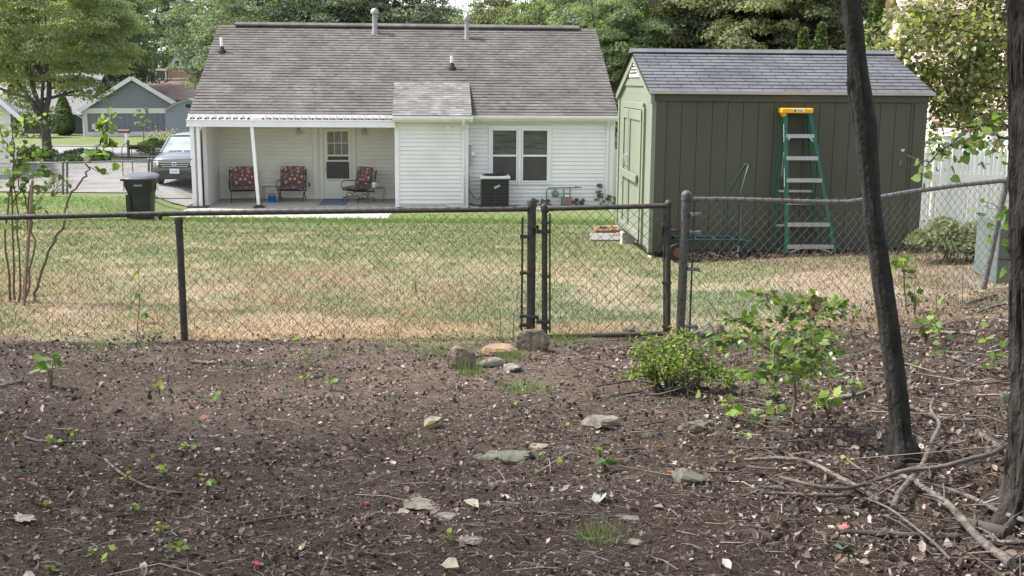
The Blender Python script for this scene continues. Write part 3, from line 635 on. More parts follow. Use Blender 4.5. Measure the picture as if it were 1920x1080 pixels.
FL=thing('chain_link_fence','dark weathered chain link fence running left from the gate','fence',at(995,620,9.55))
def rel(T,P): return [Vector(p)-T.location for p in P]
E3=at(990,392,9.53);E2=at(700,395.5,9.45);E1=at(341,401,9.3);E0=at(0,408,9.18); EM=E0+(E0-E1)*2.4
for E_ in(EM,): E_.z=E0.z+.05
railL=[EM,E0,E1,E2,E3]
k=MB().tube(rel(FL,[p+Vector((0,0,(0,-.0,.004,.0,0)[i])) for i,p in enumerate(railL)]),.0215,10); k.build('top_rail',M_DARKG,FL,smooth=True)
chainlink([p for p in railL],.092,FL).location=-FL.location
def pt(o): o.location=o.location-FL.location; return o
b=at(347,660,9.3); b.z=hz(b.x,b.y); pt(cap_post(FL,b,at(335,408,9.3)+Vector((0,0,-.02)),.03,M_DARKG,dome=False))
for u in(1.0,2.0):
    q=E1+(E0-E1)*(u*1.72); q.z=E1.z-.02; b=q.copy(); b.z=hz(b.x,b.y); pt(cap_post(FL,b,q,.03,M_DARKG,dome=False))
b=at(995,624,9.55); b.z=hz(b.x,b.y); tp=at(997,381,9.55); tp.z-=.0
T1_=pt(cap_post(FL,b,tp,.037,M_DARKG,'terminal_post'))
def bands(par,x,y,zs,xw,m=M_DARKG):
    for z in zs:
        k=MB(); k.box(min(x,x+xw),max(x,x+xw),y-.043,y+.043,z-.012,z+.012); k.box(x+xw-.01,x+xw+.012,y-.05,y+.02,z-.018,z+.018); o=k.build('tension_band',m,par,bevel=.003); o.location=-par.location
z0=b.z
bands(FL,tp.x,b.y,[z0+.18,z0+.55,z0+.86],-.085); bands(FL,tp.x,b.y,[z0+.1],-.085)
k=MB().bar((tp.x-.075,b.y-.02,z0+.05),(tp.x-.075,b.y-.02,z0+1.02),.018,.014); k.build('tension_bar',M_DARKG,FL).location=-FL.location
# gate
gb=at(1022,630,9.53); GT=thing('fence_gate','narrow chain link walk gate with rounded pipe frame between two terminal posts','gate',(gb.x,gb.y,gb.z))
def g(px,py): return at(px,py,9.53)-GT.location
k=MB(); k.tube([g(1021,634),g(1021,392)],.0235,12); k.tube([g(1252,625),g(1253,388)],.0235,12)
for a_,b_ in((g(1024,391),g(1250,386)),):
    k.tube([a_+Vector((0,0,-.02)),a_+Vector((.03,0,.0)),a_.lerp(b_,.5),b_+Vector((-.03,0,0)),b_],.0215,10)
k.tube([g(1024,632),g(1250,625)],.0215,10); k.build('gate_frame',M_GALV if False else M_DARKG,GT,smooth=True)
for px,py in((1020,390),(1253,383)):
    k=MB().lathe([(.026,-.03),(.03,-.01),(.03,.015),(.02,.032),(.004,.037)],12,g(px,py)); k.build('post_cap',M_DARKG,GT,smooth=True)
Pg=[at(1024,395,9.53),at(1250,389,9.53)]
zb=[at(1024,631,9.53).z,at(1250,625,9.53).z]
chainlink(Pg,.092,GT,bot=zb,top=.0,rad=.0026).location=-GT.location
for px in(1031,1245):
    k=MB().bar(g(px,625),g(px,400),.012,.014); k.build('tension_bar',M_DARKG,GT)
for px,s_,rows in((1021,1,(417,518,615)),(1252,-1,(422,530,612))):
    for row in rows:
        c_=g(px,row); k=MB().box(min(c_.x-.028*s_,c_.x+.05*s_),max(c_.x-.028*s_,c_.x+.05*s_),c_.y-.03,c_.y+.03,c_.z-.01,c_.z+.01); k.build('tension_band',M_DARKG,GT)
for row in(434,603):
    c_=g(1021,row); k=MB(); k.box(c_.x-.07,c_.x+.045,c_.y-.032,c_.y+.032,c_.z-.014,c_.z+.014); k.box(c_.x-.07,c_.x-.05,c_.y-.03,c_.y+.02,c_.z-.01,c_.z+.05); k.box(c_.x-.13,c_.x-.05,c_.y-.03,c_.y+.02,c_.z+.03,c_.z+.055)
    k.build('hinge',M_DARKG,GT,bevel=.003)
c_=g(1252,433); k=MB(); k.box(c_.x-.03,c_.x+.1,c_.y-.035,c_.y+.035,c_.z-.008,c_.z+.012); k.tube([c_+Vector((.06,-.03,-.03)),c_+Vector((.07,-.03,.03)),c_+Vector((.12,-.02,.0))],.009,6); k.tube([c_+Vector((-.05,-.0,-.05)),c_+Vector((-.045,-.02,.06))],.012,6); k.build('latch',M_DARKG,GT)
# right hand fence
FR=thing('chain_link_fence','galvanised chain link fence with sagging top rail rising to the right of the gate','fence',at(1280,628,9.5))
def relR(o): o.location=o.location-FR.location; return o
b=at(1275,632,9.5); b.z=hz(b.x,b.y); tp=at(1287,368,9.5); relR(cap_post(FR,b,tp,.037,mat('dark_galvanised',(.06,.058,.052),.6,.35,25,.4,80,metal=.2,c2=(.10,.098,.09)),'terminal_post'))
rp=[(1292,374,9.5),(1360,374,9.6),(1440,376,9.75),(1530,379,9.9),(1590,379,10.0),(1640,372,10.15),(1700,361,10.35),(1790,348,10.65),(1888,338,10.95)]
RP=[at(*q) for q in rp]; RP.append(RP[-1]+(RP[-1]-RP[-3])*1.2+Vector((0,0,.05))); RP.append(RP[-1]+Vector((2.2,.5,.15)))
MB().tube([p-FR.location for p in RP],.0215,10).build('top_rail',M_GALV,FR,smooth=True)
chainlink(RP,.092,FR,rad=.0022,m=mat('galvanised_wire',(.12,.12,.11),.5,.3,30,metal=.3)).location=-FR.location
b=at(1842,553,10.95); b.z=hz(b.x,b.y)-.02; relR(cap_post(FR,b,RP[8]+Vector((0,0,.01)),.03,M_GALV))
b=RP[-1].copy(); b.z=hz(b.x,b.y); relR(cap_post(FR,b,RP[-1],.03,M_GALV))
zz=at(1285,628,9.5); bands(FR,zz.x+.0,9.5,[at(1285,r_,9.5).z for r_ in(402,436,504,612)],.085,M_GALV)
MB().bar(at(1302,378,9.5)-FR.location,at(1293,622,9.5)-FR.location,.016,.014).build('tension_bar',M_DARKG,FR)
# ---------------- wheelie bin ----------------
M_BIN=mat('black_plastic',(.022,.022,.024),.5,.15,4)
bp_=at(268,413,27.0); bz=hz(bp_.x,bp_.y)-.02; BN=thing('wheelie_bin','tall black wheeled rubbish bin with closed lid on the grass by the porch','bin',(bp_.x,bp_.y,bz),.12)
k=MB()
secs=[(.0,.23,.25),(.05,.25,.27),(.62,.29,.32),(.70,.30,.33),(.82,.355,.38),(1.02,.37,.40)]
vs=[];n=16
for z,hw,hd in secs:
    for j in range(n):
        t=2*math.pi*j/n; c_,s_=math.cos(t),math.sin(t); q=(abs(c_)**5+abs(s_)**5)**(-1/5); vs.append((hw*c_*q,hd*s_*q,z))
fs=[(i*n+j,i*n+(j+1)%n,(i+1)*n+(j+1)%n,(i+1)*n+j) for i in range(len(secs)-1) for j in range(n)]+[tuple(range(n))[::-1]]
k.add(vs,fs); k.box(-.30,-.20,-.335,-.30,.1,.66); k.box(-.39,.39,-.41,-.38,.985,1.03); BB=k.build('bin_body',M_BIN,BN,smooth=True)
k=MB()
for z,f in((1.03,1.0),(1.07,.98),(1.10,.9)): pass
vs=[]
for z,hw,hd in((1.03,.39,.42),(1.06,.40,.43),(1.10,.36,.39),(1.12,.2,.2)):
    for j in range(n):
        t=2*math.pi*j/n; c_,s_=math.cos(t),math.sin(t); q=(abs(c_)**5+abs(s_)**5)**(-1/5); vs.append((hw*c_*q,hd*s_*q,z+.03*s_))
k.add(vs,[(i*n+j,i*n+(j+1)%n,(i+1)*n+(j+1)%n,(i+1)*n+j) for i in range(3) for j in range(n)]+[tuple(3*n+j for j in range(n))]); k.build('lid',mat('lid_plastic',(.06,.06,.07),.4,.1,4),BN,smooth=True)
k=MB()
for i in range(7): k.box(-.09+i*.027,-.072+i*.027,-.395,-.3885,.86,.90)
k.v=[(a,b+.0,c) for a,b,c in k.v]; k.build('bin_marking',mat('pale_print',(.3,.3,.3),.6),BN)
MB().box(.372,.376,-.15,.12,.72,.9).build('bin_sticker',M_WHITE,BN)
for x in(.36,): wheel(.11,.06,(x,.28,.1),BN,rot=(0,math.pi/2,0),hubm=M_RUB)
wheel(.11,.06,(-.3,.28,.1),BN,rot=(0,math.pi/2,0),hubm=M_RUB)
MB().tube([(-.33,.45,1.0),(.33,.45,1.0)],.018,8).build('handle',M_BIN,BN)
# ---------------- air conditioner ----------------
def HP(x,y,z=0): return Matrix.Rotation(HA,3,'Z')@Vector((x,y,z))+Vector((HX,HY,0))
ap=HP(9.37,-.35); AC=thing('air_conditioner','black square air conditioning unit with white top grille outside the house window','air conditioner',(ap.x,ap.y,-.02),HA)
k=MB(); k.box(-.42,.42,-.40,.40,.04,.95); A1=k.build('condenser_body',M_BLACK,AC,bevel=.03)
k=MB()
for i in range(9): z=.13+i*.1; k.box(-.43,.43,-.412,-.402,z,z+.006);k.box(-.44,-.432,-.4,.4,z,z+.006)
for x in(-.425,0,.425): k.box(x-.004,x+.004,-.416,-.4125,.05,.93)
k.build('guard_wire',mat('guard_grey',(.07,.07,.075),.5),AC)
k=MB(); k.box(-.47,.47,-.45,.45,.951,1.04); A2=k.build('top_cover',mat('ac_cream',(.55,.56,.56),.5,.05,3),AC,bevel=.035)
k=MB()
for r_ in np.linspace(.08,.38,8):
    pts=[(r_*math.cos(t),r_*math.sin(t),1.09-.12*r_*r_*2) for t in np.linspace(0,2*math.pi,25)]; k.tube(pts,.006,4)
for t in np.linspace(0,2*math.pi,9)[:-1]: k.tube([(0,0,1.10),(.39*math.cos(t),.39*math.sin(t),1.05)],.007,4)
k.build('fan_grille',M_BLACK,A2)
MB().lathe([(.38,1.042),(.38,1.046),(.05,1.047)],24).build('fan_opening',mat('fan_dark',(.04,.04,.045),.6),A2)
k=MB(); k.bar((-.03,-.418,.68),(.14,-.418,.76),.002,.07,(0,0,1)); k.build('unit_sticker',M_ALU,AC)
MB().tube([(-.42,.1,.35),(-.5,.15,.25),(-.62,.25,.3),(-.78,.3,.55)],.012,6).build('cable',M_BLACK,AC)
MB().tube([(-.42,.0,.1),(-.6,.1,.1),(-.8,.25,.12)],.022,6).build('refrigerant_line',M_BLACK,AC)
# ---------------- gas meter ----------------
gp=HP(11.55,.1); GM=thing('gas_meter','grey green gas meter with pipes and round regulator low on the white wall','gas meter',(gp.x,gp.y,-.02),HA)
M_GM=mat('meter_green',(.13,.17,.14),.5,.2,8)
k=MB(); k.lathe([(.02,-.06),(.1,-.05),(.12,0),(.1,.05),(.04,.07)],16); k.xf(Matrix.Translation((-.22,0,.42))@Matrix.Rotation(math.pi/2,4,'X')); k.build('regulator',M_GM,GM,smooth=True)
k=MB(); k.box(-.03,.32,-.1,.1,.06,.30); k.box(.03,.27,-.08,.08,.3,.42); B_=k.build('meter_body',M_GM,GM,bevel=.03)
MB().box(.07,.22,-.088,-.082,.33,.4).build('dial_face',M_WHITE,B_); MB().box(.15,.28,-.108,-.102,.16,.26).build('red_tag',mat('red_tag',(.5,.06,.06),.5),B_)
k=MB(); k.tube([(-.5,0,0),(-.5,0,.5),(-.45,0,.6),(.62,.05,.62),(.62,.05,.6)],.02,8);k.tube([(.05,0,.4),(.05,0,.62)],.02,8);k.tube([(.25,0,.4),(.25,0,.62)],.02,8);k.tube([(-.22,0,.54),(-.22,0,.62)],.02,8); k.lathe([(.035,0),(.035,.06)],8,(.45,.04,.6)); k.build('pipework',M_GM,GM,smooth=True)
# ---------------- patio furniture ----------------
m,nt,b=newmat('floral_fabric'); L=nt.links.new
tc=N(nt,'ShaderNodeTexCoord'); vo=N(nt,'ShaderNodeTexVoronoi'); vo.inputs['Scale'].default_value=7.5; L(tc.outputs['Object'],vo.inputs[0])
nz_=N(nt,'ShaderNodeTexNoise'); nz_.inputs['Scale'].default_value=22; nz_.inputs['Detail'].default_value=3; L(tc.outputs['Object'],nz_.inputs[0])
ad=N(nt,'ShaderNodeMath',operation='ADD'); L(vo.outputs['Distance'],ad.inputs[0]); L(nz_.outputs['Fac'],ad.inputs[1])
cr=N(nt,'ShaderNodeValToRGB'); e=cr.color_ramp.elements; e[0].position=.68;e[0].color=(.62,.45,.27,1);e[1].position=.86;e[1].color=(.20,.085,.07,1);x_=e.new(.77);x_.color=(.38,.20,.14,1);x_=e.new(1.0);x_.color=(.12,.08,.085,1)
L(ad.outputs[0],cr.inputs[0]); L(cr.outputs[0],b.inputs['Base Color']); b.inputs['Roughness'].default_value=.9; M_FLOR=m
def cushion(x0,x1,y0,y1,z0,z1):
    k=MB(); n=6; vs=[];fs=[]
    for s_ in(0,1):
        for i in range(n+1):
            for j in range(n+1):
                u,v=i/n,j/n; e_=(16*u*(1-u)*v*(1-v))**.4; pin=1-.03*(1-abs(2*u-1))*0
                t=(.5+(.5 if s_ else -.5)*(.25+.75*e_)); vs.append((x0+(x1-x0)*u,y0+(y1-y0)*v,z0+(z1-z0)*t))
    for s_ in(0,1):
        o=s_*(n+1)**2
        for i in range(n):
            for j in range(n): fs.append((o+i*(n+1)+j,o+(i+1)*(n+1)+j,o+(i+1)*(n+1)+j+1,o+i*(n+1)+j+1))
    m_=(n+1)**2
    for i in range(n):
        fs.append((i*(n+1),(i+1)*(n+1),m_+(i+1)*(n+1),m_+i*(n+1)));fs.append((i*(n+1)+n,(i+1)*(n+1)+n,m_+(i+1)*(n+1)+n,m_+i*(n+1)+n));fs.append((i,i+1,m_+i+1,m_+i));fs.append((n*(n+1)+i,n*(n+1)+i+1,m_+n*(n+1)+i+1,m_+n*(n+1)+i))
    return k.add(vs,fs)
def make_chair():
    t=thing('patio_chair','x','chair')
    w_=.41
    k=MB()
    for s_ in(-1,1):
        k.tube([(s_*w_,.30,.30),(s_*w_,.36,.62),(s_*w_,.44,1.0),(s_*w_,.42,1.02)],.016,6)
    k.tube([(-w_,.43,.97),(w_,.43,.97)],.013,6)
    for i in range(7): k.tube([(-w_+.02+i*.135,.31,.42),(-w_+.02+min(i+1.6,6)*.13,.42,.95)],.007,4)
    for i in range(7): k.tube([(w_-.02-i*.135,.31,.42),(w_-.02-min(i+1.6,6)*.13,.42,.95)],.007,4)
    k.build('back_frame',M_BLACK,t)
    for s_ in(-1,1):
        MB().tube([(s_*(w_+.02),.37,.66),(s_*(w_+.04),.1,.66),(s_*(w_+.04),-.2,.68),(s_*(w_+.04),-.33,.62),(s_*(w_+.03),-.36,.5),(s_*w_,-.30,.40)],.014,6).build('armrest',M_BLACK,t,smooth=True)
    k=MB(); k.tube([(-w_,-.34,.38),(w_,-.34,.38),(w_,.32,.34),(-w_,.32,.34),(-w_,-.34,.38)],.014,6)
    for i in range(5): k.tube([(-w_+.14*(i+.6),-.34,.37),(-w_+.14*(i+.6),.32,.33)],.006,4)
    k.build('seat_frame',M_BLACK,t)
    for s_ in(-1,1):
        x=s_*(w_-.02)
        MB().tube([(x,.34,.0),(x,.33,.14),(x,-.33,.14),(x,-.34,.0)],.014,6).build('leg',M_BLACK,t)
        MB().tube([(x,-.1,.14),(x,-.2,.22),(x,-.12,.3),(x,.0,.26),(x,.05,.18),(x,.16,.28),(x,.08,.34)],.011,6).build('rocker_spring',M_BLACK,t,smooth=True)
    k=MB().tube([(-w_,-.25,.12),(w_,-.25,.12)],.011,6); k.build('stretcher',M_BLACK,t)
    cushion(-.37,.37,-.36,.28,.38,.52).build('seat_cushion',M_FLOR,t,smooth=True)
    k=cushion(-.38,.38,-.33,.33,-.09,.09); k.xf(Matrix.Translation((0,.25,.80))@Matrix.Rotation(math.radians(78),4,'X')); k.build('back_cushion',M_FLOR,t,smooth=True)
    return t
ch=make_chair()
for i,(x,y,rz,lab) in enumerate(((1.33,1.45,.18,'floral cushioned metal chair left of the leaning white porch post'),(2.87,1.6,-.03,'floral cushioned metal chair right of the small table with blue bucket'),(5.02,1.5,-.85,'floral cushioned metal chair turned sideways beside the white storm door'))):
    o=ch if i==0 else copy_tree(ch); p=HP(x,y); o.location=(p.x,p.y,0.0); o.rotation_euler=(0,0,HA+rz); tag(o,lab,'chair','cushioned chairs on the porch')
def side_table(p,rz,lab):
    t=thing('side_table',lab,'table',p,rz,'small metal tables on the porch')
    MB().box(-.26,.26,-.2,.2,.5,.512).build('table_top',mat('smoked_glass',(.08,.08,.085),.15,.1,4,spec=.8),t,bevel=.004)
    k=MB().tube([(-.27,-.21,.5),(.27,-.21,.5),(.27,.21,.5),(-.27,.21,.5),(-.27,-.21,.5)],.012,6); k.build('rim',M_GALV,t)
    for a in(-1,1):
        for b_ in(-1,1): MB().tube([(a*.25,b_*.19,.5),(a*.27,b_*.21,0)],.011,6).build('leg',M_GALV,t)
    return t
p=HP(2.22,1.45); side_table((p.x,p.y,0),HA,'small dark glass topped table with thin legs between two floral chairs')
p2=HP(5.62,1.0); side_table((p2.x,p2.y,0),HA+.2,'small metal side table carrying a white mug in front of the sideways chair')
q=HP(2.25,1.35); BK=thing('bucket','small blue bucket standing under the side table between two chairs','bucket',(q.x,q.y,0),0)
MB().lathe([(.095,0),(.1,.01),(.125,.2),(.132,.21),(.118,.2),(.09,.03)],16).build('bucket_body',mat('blue_plastic',(.01,.11,.50),.45,.05,3),BK,smooth=True)
MB().lathe([(.1,.2),(.1,.27),(.02,.29)],10).build('bucket_contents',mat('cardboard',(.30,.2,.12),.8),BK)
MB().tube([(.128*math.cos(t),-.02,.2-.06*math.sin(t)) for t in np.linspace(0,math.pi,9)],.004,5).build('bail_handle',M_ALU,BK)
MG=thing('mug','white mug with a dark mark standing on the porch side table','mug',(p2.x-.05,p2.y-.05,.512),0)
MB().lathe([(.05,0),(.062,.01),(.068,.17),(.06,.17),(.05,.02)],14).build('mug_body',M_WHITE,MG,smooth=True)
MB().tube([(.065,0,.14),(.10,0,.13),(.10,0,.06),(.062,0,.04)],.008,6).build('mug_handle',M_WHITE,MG,smooth=True)
MB().box(-.015,.025,-.069,-.066,.07,.1).build('printed_mark',M_BLACK,MG)
dm=HP(4.25,1.3); DM=thing('door_mat','faded blue outdoor mat lying on the patio before the storm door','mat',(dm.x,dm.y,.004),HA)
k=MB().box(-.42,.42,-.95,.95,0,.012); k.build('mat_weave',mat('blue_weave',(.11,.16,.25),.95,.25,40,c2=(.19,.25,.34)),DM)
# ---------------- car ----------------
cp=at(329,350,38.4); cz=hz(cp.x,cp.y)+.02
CAR=thing('parked_car','silver grey sports utility car parked on the driveway facing the yard','car',(cp.x,cp.y,cz),.06)
M_CAR=mat('car_paint',(.17,.19,.205),.22,.02,1,metal=.55); M_CHR=mat('chrome',(.75,.76,.78),.15,.02,2,metal=.9)
def loft(secs,f,closed=True):
    k=MB(); vs=[];n=len(f(*secs[0]))
    for s_ in secs: vs+=f(*s_)
    fs=[(i*n+j,i*n+(j+1)%n,(i+1)*n+(j+1)%n,(i+1)*n+j) for i in range(len(secs)-1) for j in range(n)]+[tuple(range(n))[::-1],tuple((len(secs)-1)*n+j for j in range(n))]
    return k.add(vs,fs)
def csec(y,zl,zt,hw):
    h=zt-zl; half=[(.0,zl),(hw*.9,zl),(hw*.99,zl+.1),(hw,zl+h*.45),(hw*.985,zl+h*.75),(hw*.93,zt-.07),(hw*.8,zt-.015),(hw*.4,zt+.015),(0,zt+.02)]
    return [(x,y,z) for x,z in half]+[(-x,y,z) for x,z in half[1:-1][::-1]]
kx=.86
body=loft([(y,a,b_,w_*kx) for y,a,b_,w_ in((0,.5,.74,.72),(.03,.36,.86,.84),(.14,.27,.96,.9),(.5,.25,1.04,.93),(1.15,.25,1.12,.93),(1.6,.25,1.14,.94),(3.8,.25,1.16,.94),(4.35,.3,1.12,.9),(4.5,.4,.95,.82))],csec).build('body',M_CAR,CAR,smooth=True)
def gsec(y,hb,ht,z0,z1): return [(hb,y[0],z0),(ht,y[1],z1),(0,y[1],z1+.02),(-ht,y[1],z1),(-hb,y[0],z0)]
k=MB(); a=[(-.80*kx,1.1,1.1),(.80*kx,1.1,1.1),(.63*kx,1.95,1.6),(-.63*kx,1.95,1.6)]; c2=[(-.86*kx,4.3,1.12),(.86*kx,4.3,1.12),(.66*kx,3.95,1.62),(-.66*kx,3.95,1.62)]
k.add(a+c2,[(0,1,2,3),(5,4,7,6),(1,5,6,2),(4,0,3,7)])
M_WS=mat('windscreen',(.16,.20,.24),.07,.3,1.2,spec=.9,c2=(.33,.38,.42)); k.build('windscreen',M_WS,CAR)
def ro(y,hw,z): return [(hw,y,z-.03),(hw*.92,y,z+.035),(hw*.5,y,z+.06),(0,y,z+.065),(-hw*.5,y,z+.06),(-hw*.92,y,z+.035),(-hw,y,z-.03)]
k=loft([(1.93,.655*kx,1.585),(2.3,.68*kx,1.62),(3.6,.68*kx,1.63),(4.0,.67*kx,1.60)],ro); k.build('roof',M_CAR,CAR,smooth=True)
for s_ in(-1,1):
    k=MB(); k.bar((s_*.815*kx,1.08,1.09),(s_*.65*kx,1.97,1.61),.05,.05); k.bar((s_*.86*kx,4.3,1.1),(s_*.68*kx,3.95,1.62),.06,.06); k.bar((s_*.84*kx,2.6,1.1),(s_*.68*kx,2.6,1.62),.03,.07); k.tube([(s_*.6*kx,2.1,1.70),(s_*.6*kx,3.8,1.71)],.016,6); k.build('pillar',M_CAR,CAR)
k=MB(); k.box(-.62*kx,.62*kx,-.03,.02,.66,.86); GRL=k.build('grille',M_BLACK,CAR,bevel=.02)
k=MB()
for z,e_ in((.83,.60),(.765,.56),(.70,.50)): k.box(-e_*kx,e_*kx,-.05,-.031,z-.014,z+.014)
k.build('grille_bar',M_CHR,GRL,bevel=.004)
k=MB(); k.tube([(.07*math.cos(t),-.056,.775+.055*math.sin(t)) for t in np.linspace(0,2*math.pi,17)],.008,5); k.bar((-.03,-.056,.735),(-.035,-.056,.815),.014,.012,(0,1,0));k.bar((.03,-.056,.735),(.035,-.056,.815),.014,.012,(0,1,0));k.bar((-.03,-.056,.772),(.03,-.056,.772),.012,.012,(0,1,0)); k.build('emblem',M_CHR,GRL)
k=MB(); k.box(-.84*kx,.84*kx,-.035,.1,.26,.56); BPR=k.build('front_bumper',mat('bumper_black',(.025,.027,.03),.6),CAR,bevel=.04)
PL=MB().box(-.155,.155,-.05,-.036,.46,.62).build('number_plate',mat('plate',(.62,.64,.72),.4,.03,4),BPR)
k=MB()
for i,(a_,b_) in enumerate(((.0,.07),(.03,.07),(.0,.05),(.02,.07),(.0,.07),(.0,.07))): k.box(-.1+i*.035,-.085+i*.035,-.054,-.051,.50+a_*.3,.50+b_)
k.build('plate_characters',mat('plate_ink',(.12,.17,.25),.5),PL)
for s_ in(-1,1):
    k=MB(); k.prism([(0,.72),(.02,.86),(.20,.94),(.25,.86),(.16,.74)],lambda u,v,w_,s_=s_:(s_*(.60*kx+u*kx),w_+u*.55,v),-.035,.08); k.build('headlight',mat('headlight_glass',(.55,.57,.6),.1,.2,12,spec=.9),CAR,bevel=.01)
    k=MB(); k.box(s_*.97*kx-.09,s_*.97*kx+.09,1.28,1.38,1.08,1.22); k.box(min(s_*.85*kx,s_*.95*kx),max(s_*.85*kx,s_*.95*kx),1.3,1.36,1.08,1.12); k.build('wing_mirror',M_CAR,CAR,bevel=.03)
    for y in(.85,3.6): wheel(.34,.22,(s_*.84*kx,y,.34),CAR,rot=(0,math.pi/2,0))
k=MB(); k.tube([(-.5*kx,1.08,1.14),(.0,1.14,1.155)],.012,5);k.tube([(.1*kx,1.08,1.15),(.6*kx,1.14,1.15)],.012,5); k.build('wiper',M_BLACK,CAR)
# ---------------- vegetation ----------------
def lf(name,cols,tr=.48,tcol=None,rough=.55,spec=.35): return ramp_mat(name,cols,rough,tr,spec,tcol=tcol)
L_DARK=lf('dark_foliage',[(.09,.12,.085),(.115,.15,.105),(.14,.18,.125),(.19,.235,.165)])
L_MID=lf('mid_foliage',[(.085,.125,.065),(.12,.17,.087),(.16,.22,.115),(.21,.27,.15)])
L_OLV=lf('olive_foliage',[(.13,.15,.09),(.16,.18,.105),(.19,.21,.125),(.25,.26,.17)])
L_LGT=lf('light_foliage',[(.085,.13,.07),(.14,.20,.10),(.19,.26,.13),(.26,.33,.18)])
L_MAPLE=lf('maple_foliage',[(.18,.225,.125),(.22,.265,.145),(.26,.305,.165),(.33,.37,.23)],.5)
L_CON=lf('conifer_foliage',[(.03,.06,.02),(.06,.105,.03),(.10,.15,.045),(.17,.20,.07)],.2)
L_YG=lf('bright_leaf',[(.07,.12,.02),(.12,.19,.03),(.18,.26,.05),(.27,.33,.08)],.4)
L_HOLLY=lf('oak_leaf',[(.04,.08,.02),(.075,.135,.03),(.13,.21,.045),(.21,.30,.08)],.45,rough=.35,spec=.6)
L_SAP=lf('sapling_leaf',[(.04,.08,.02),(.07,.13,.028),(.11,.19,.04),(.20,.28,.07)],.45,rough=.45,spec=.45)
L_RED=lf('redbud_leaf',[(.09,.12,.06),(.13,.16,.075),(.17,.20,.09),(.23,.25,.11),(.29,.29,.14),(.26,.21,.13)],.55,rough=.4,spec=.5)
def crown_leaves(name,cent,rad,nclump,nleaf,size,m,par,seed,clr=(.10,.2),tmpl=T_DIA,shape=1.0,hollow=.45,zmin=-.9):
    rg=np.random.default_rng(seed); C=[]
    while len(C)<nclump:
        v=rg.normal(size=3);v/=np.linalg.norm(v);q=(hollow+(1-hollow)*rg.random()**.5)
        if v[2]<zmin: continue
        q*=.82+.3*vn(np.array([v[0]*2.3+seed]),np.array([v[2]*2.3+v[1]*1.7]),seed)[0]
        C.append(v*q*np.array(rad))
    C=np.array(C)+np.array(cent); R_=np.array(rad).mean()*rg.uniform(clr[0],clr[1],nclump)*1.3
    P=[];Nn=[]
    for c_,r_ in zip(C,R_):
        v=rg.normal(size=(nleaf,3));v/=np.linalg.norm(v,axis=1)[:,None]; v[:,2]=np.abs(v[:,2])*.9-.25
        d=rg.uniform(.55,1.1,nleaf)[:,None]; P.append(c_+v*d*r_*np.array([1.15,1.15,.75])); Nn.append(v)
    P=np.concatenate(P);Nn=np.concatenate(Nn); base=np.repeat(rg.uniform(.05,.65,nclump),nleaf)
    r=np.clip(base+rg.normal(0,.16,len(P)),0,1)
    return leaves(name,P,size*rg.uniform(.7,1.3,len(P)),tmpl,m,par,nrm=Nn,bw=.45,rng=rg,rnd=r),C
def limb(mb,p,d,L_,r,depth,rn,tips,wig=.18,nb=3,spread=.7,n=7,upb=.15):
    pts=[Vector(p)];d=Vector(d).normalized();rad=[r];k=5
    for i in range(k):
        d=(d+Vector((rn.gauss(0,wig),rn.gauss(0,wig),rn.gauss(0,wig)+upb*.3))).normalized(); pts.append(pts[-1]+d*L_/k); rad.append(r*(1-.5*(i+1)/k))
    mb.tube(pts,rad,n)
    if depth==0: tips.append(pts[-1]); tips.append(pts[3]); return
    for j in range(nb):
        q=pts[rn.choice((3,4,5))]; dd=(d+Vector((rn.gauss(0,spread),rn.gauss(0,spread),rn.gauss(0,spread*.6)+.1))).normalized()
        limb(mb,q,dd,L_*rn.uniform(.55,.8),rad[-1]*.8,depth-1,rn,tips,wig,nb,spread,max(4,n-2),upb)
def bg_tree(seed,h,rx,m,name='background_tree',leaf=.21,nc=95,nl=190,low=.10):
    t=thing(name,'x','tree'); rn=random.Random(seed); k=MB(); tips=[]
    limb(k,(0,0,-.3),(0,0,1),h*.55,.022*h,2,rn,tips,.06,4,.5,8)
    k.build('trunk',M_BARK,t,smooth=True)
    crown_leaves('crown',(0,0,h*(.5+low/2)),(rx,rx,h*(.5-low/2)),nc,nl,leaf,m,t,seed,clr=(.09,.17),hollow=.3)
    return t
kinds=[bg_tree(1,13,4.6,L_DARK,nc=200),bg_tree(2,14,5.0,L_MID,nc=200),bg_tree(3,12,4.4,L_OLV,nc=200,leaf=.2),bg_tree(4,11,4.2,L_LGT,nc=180,leaf=.2),bg_tree(5,13,5.2,L_DARK,nc=170,leaf=.2)]
used=set()
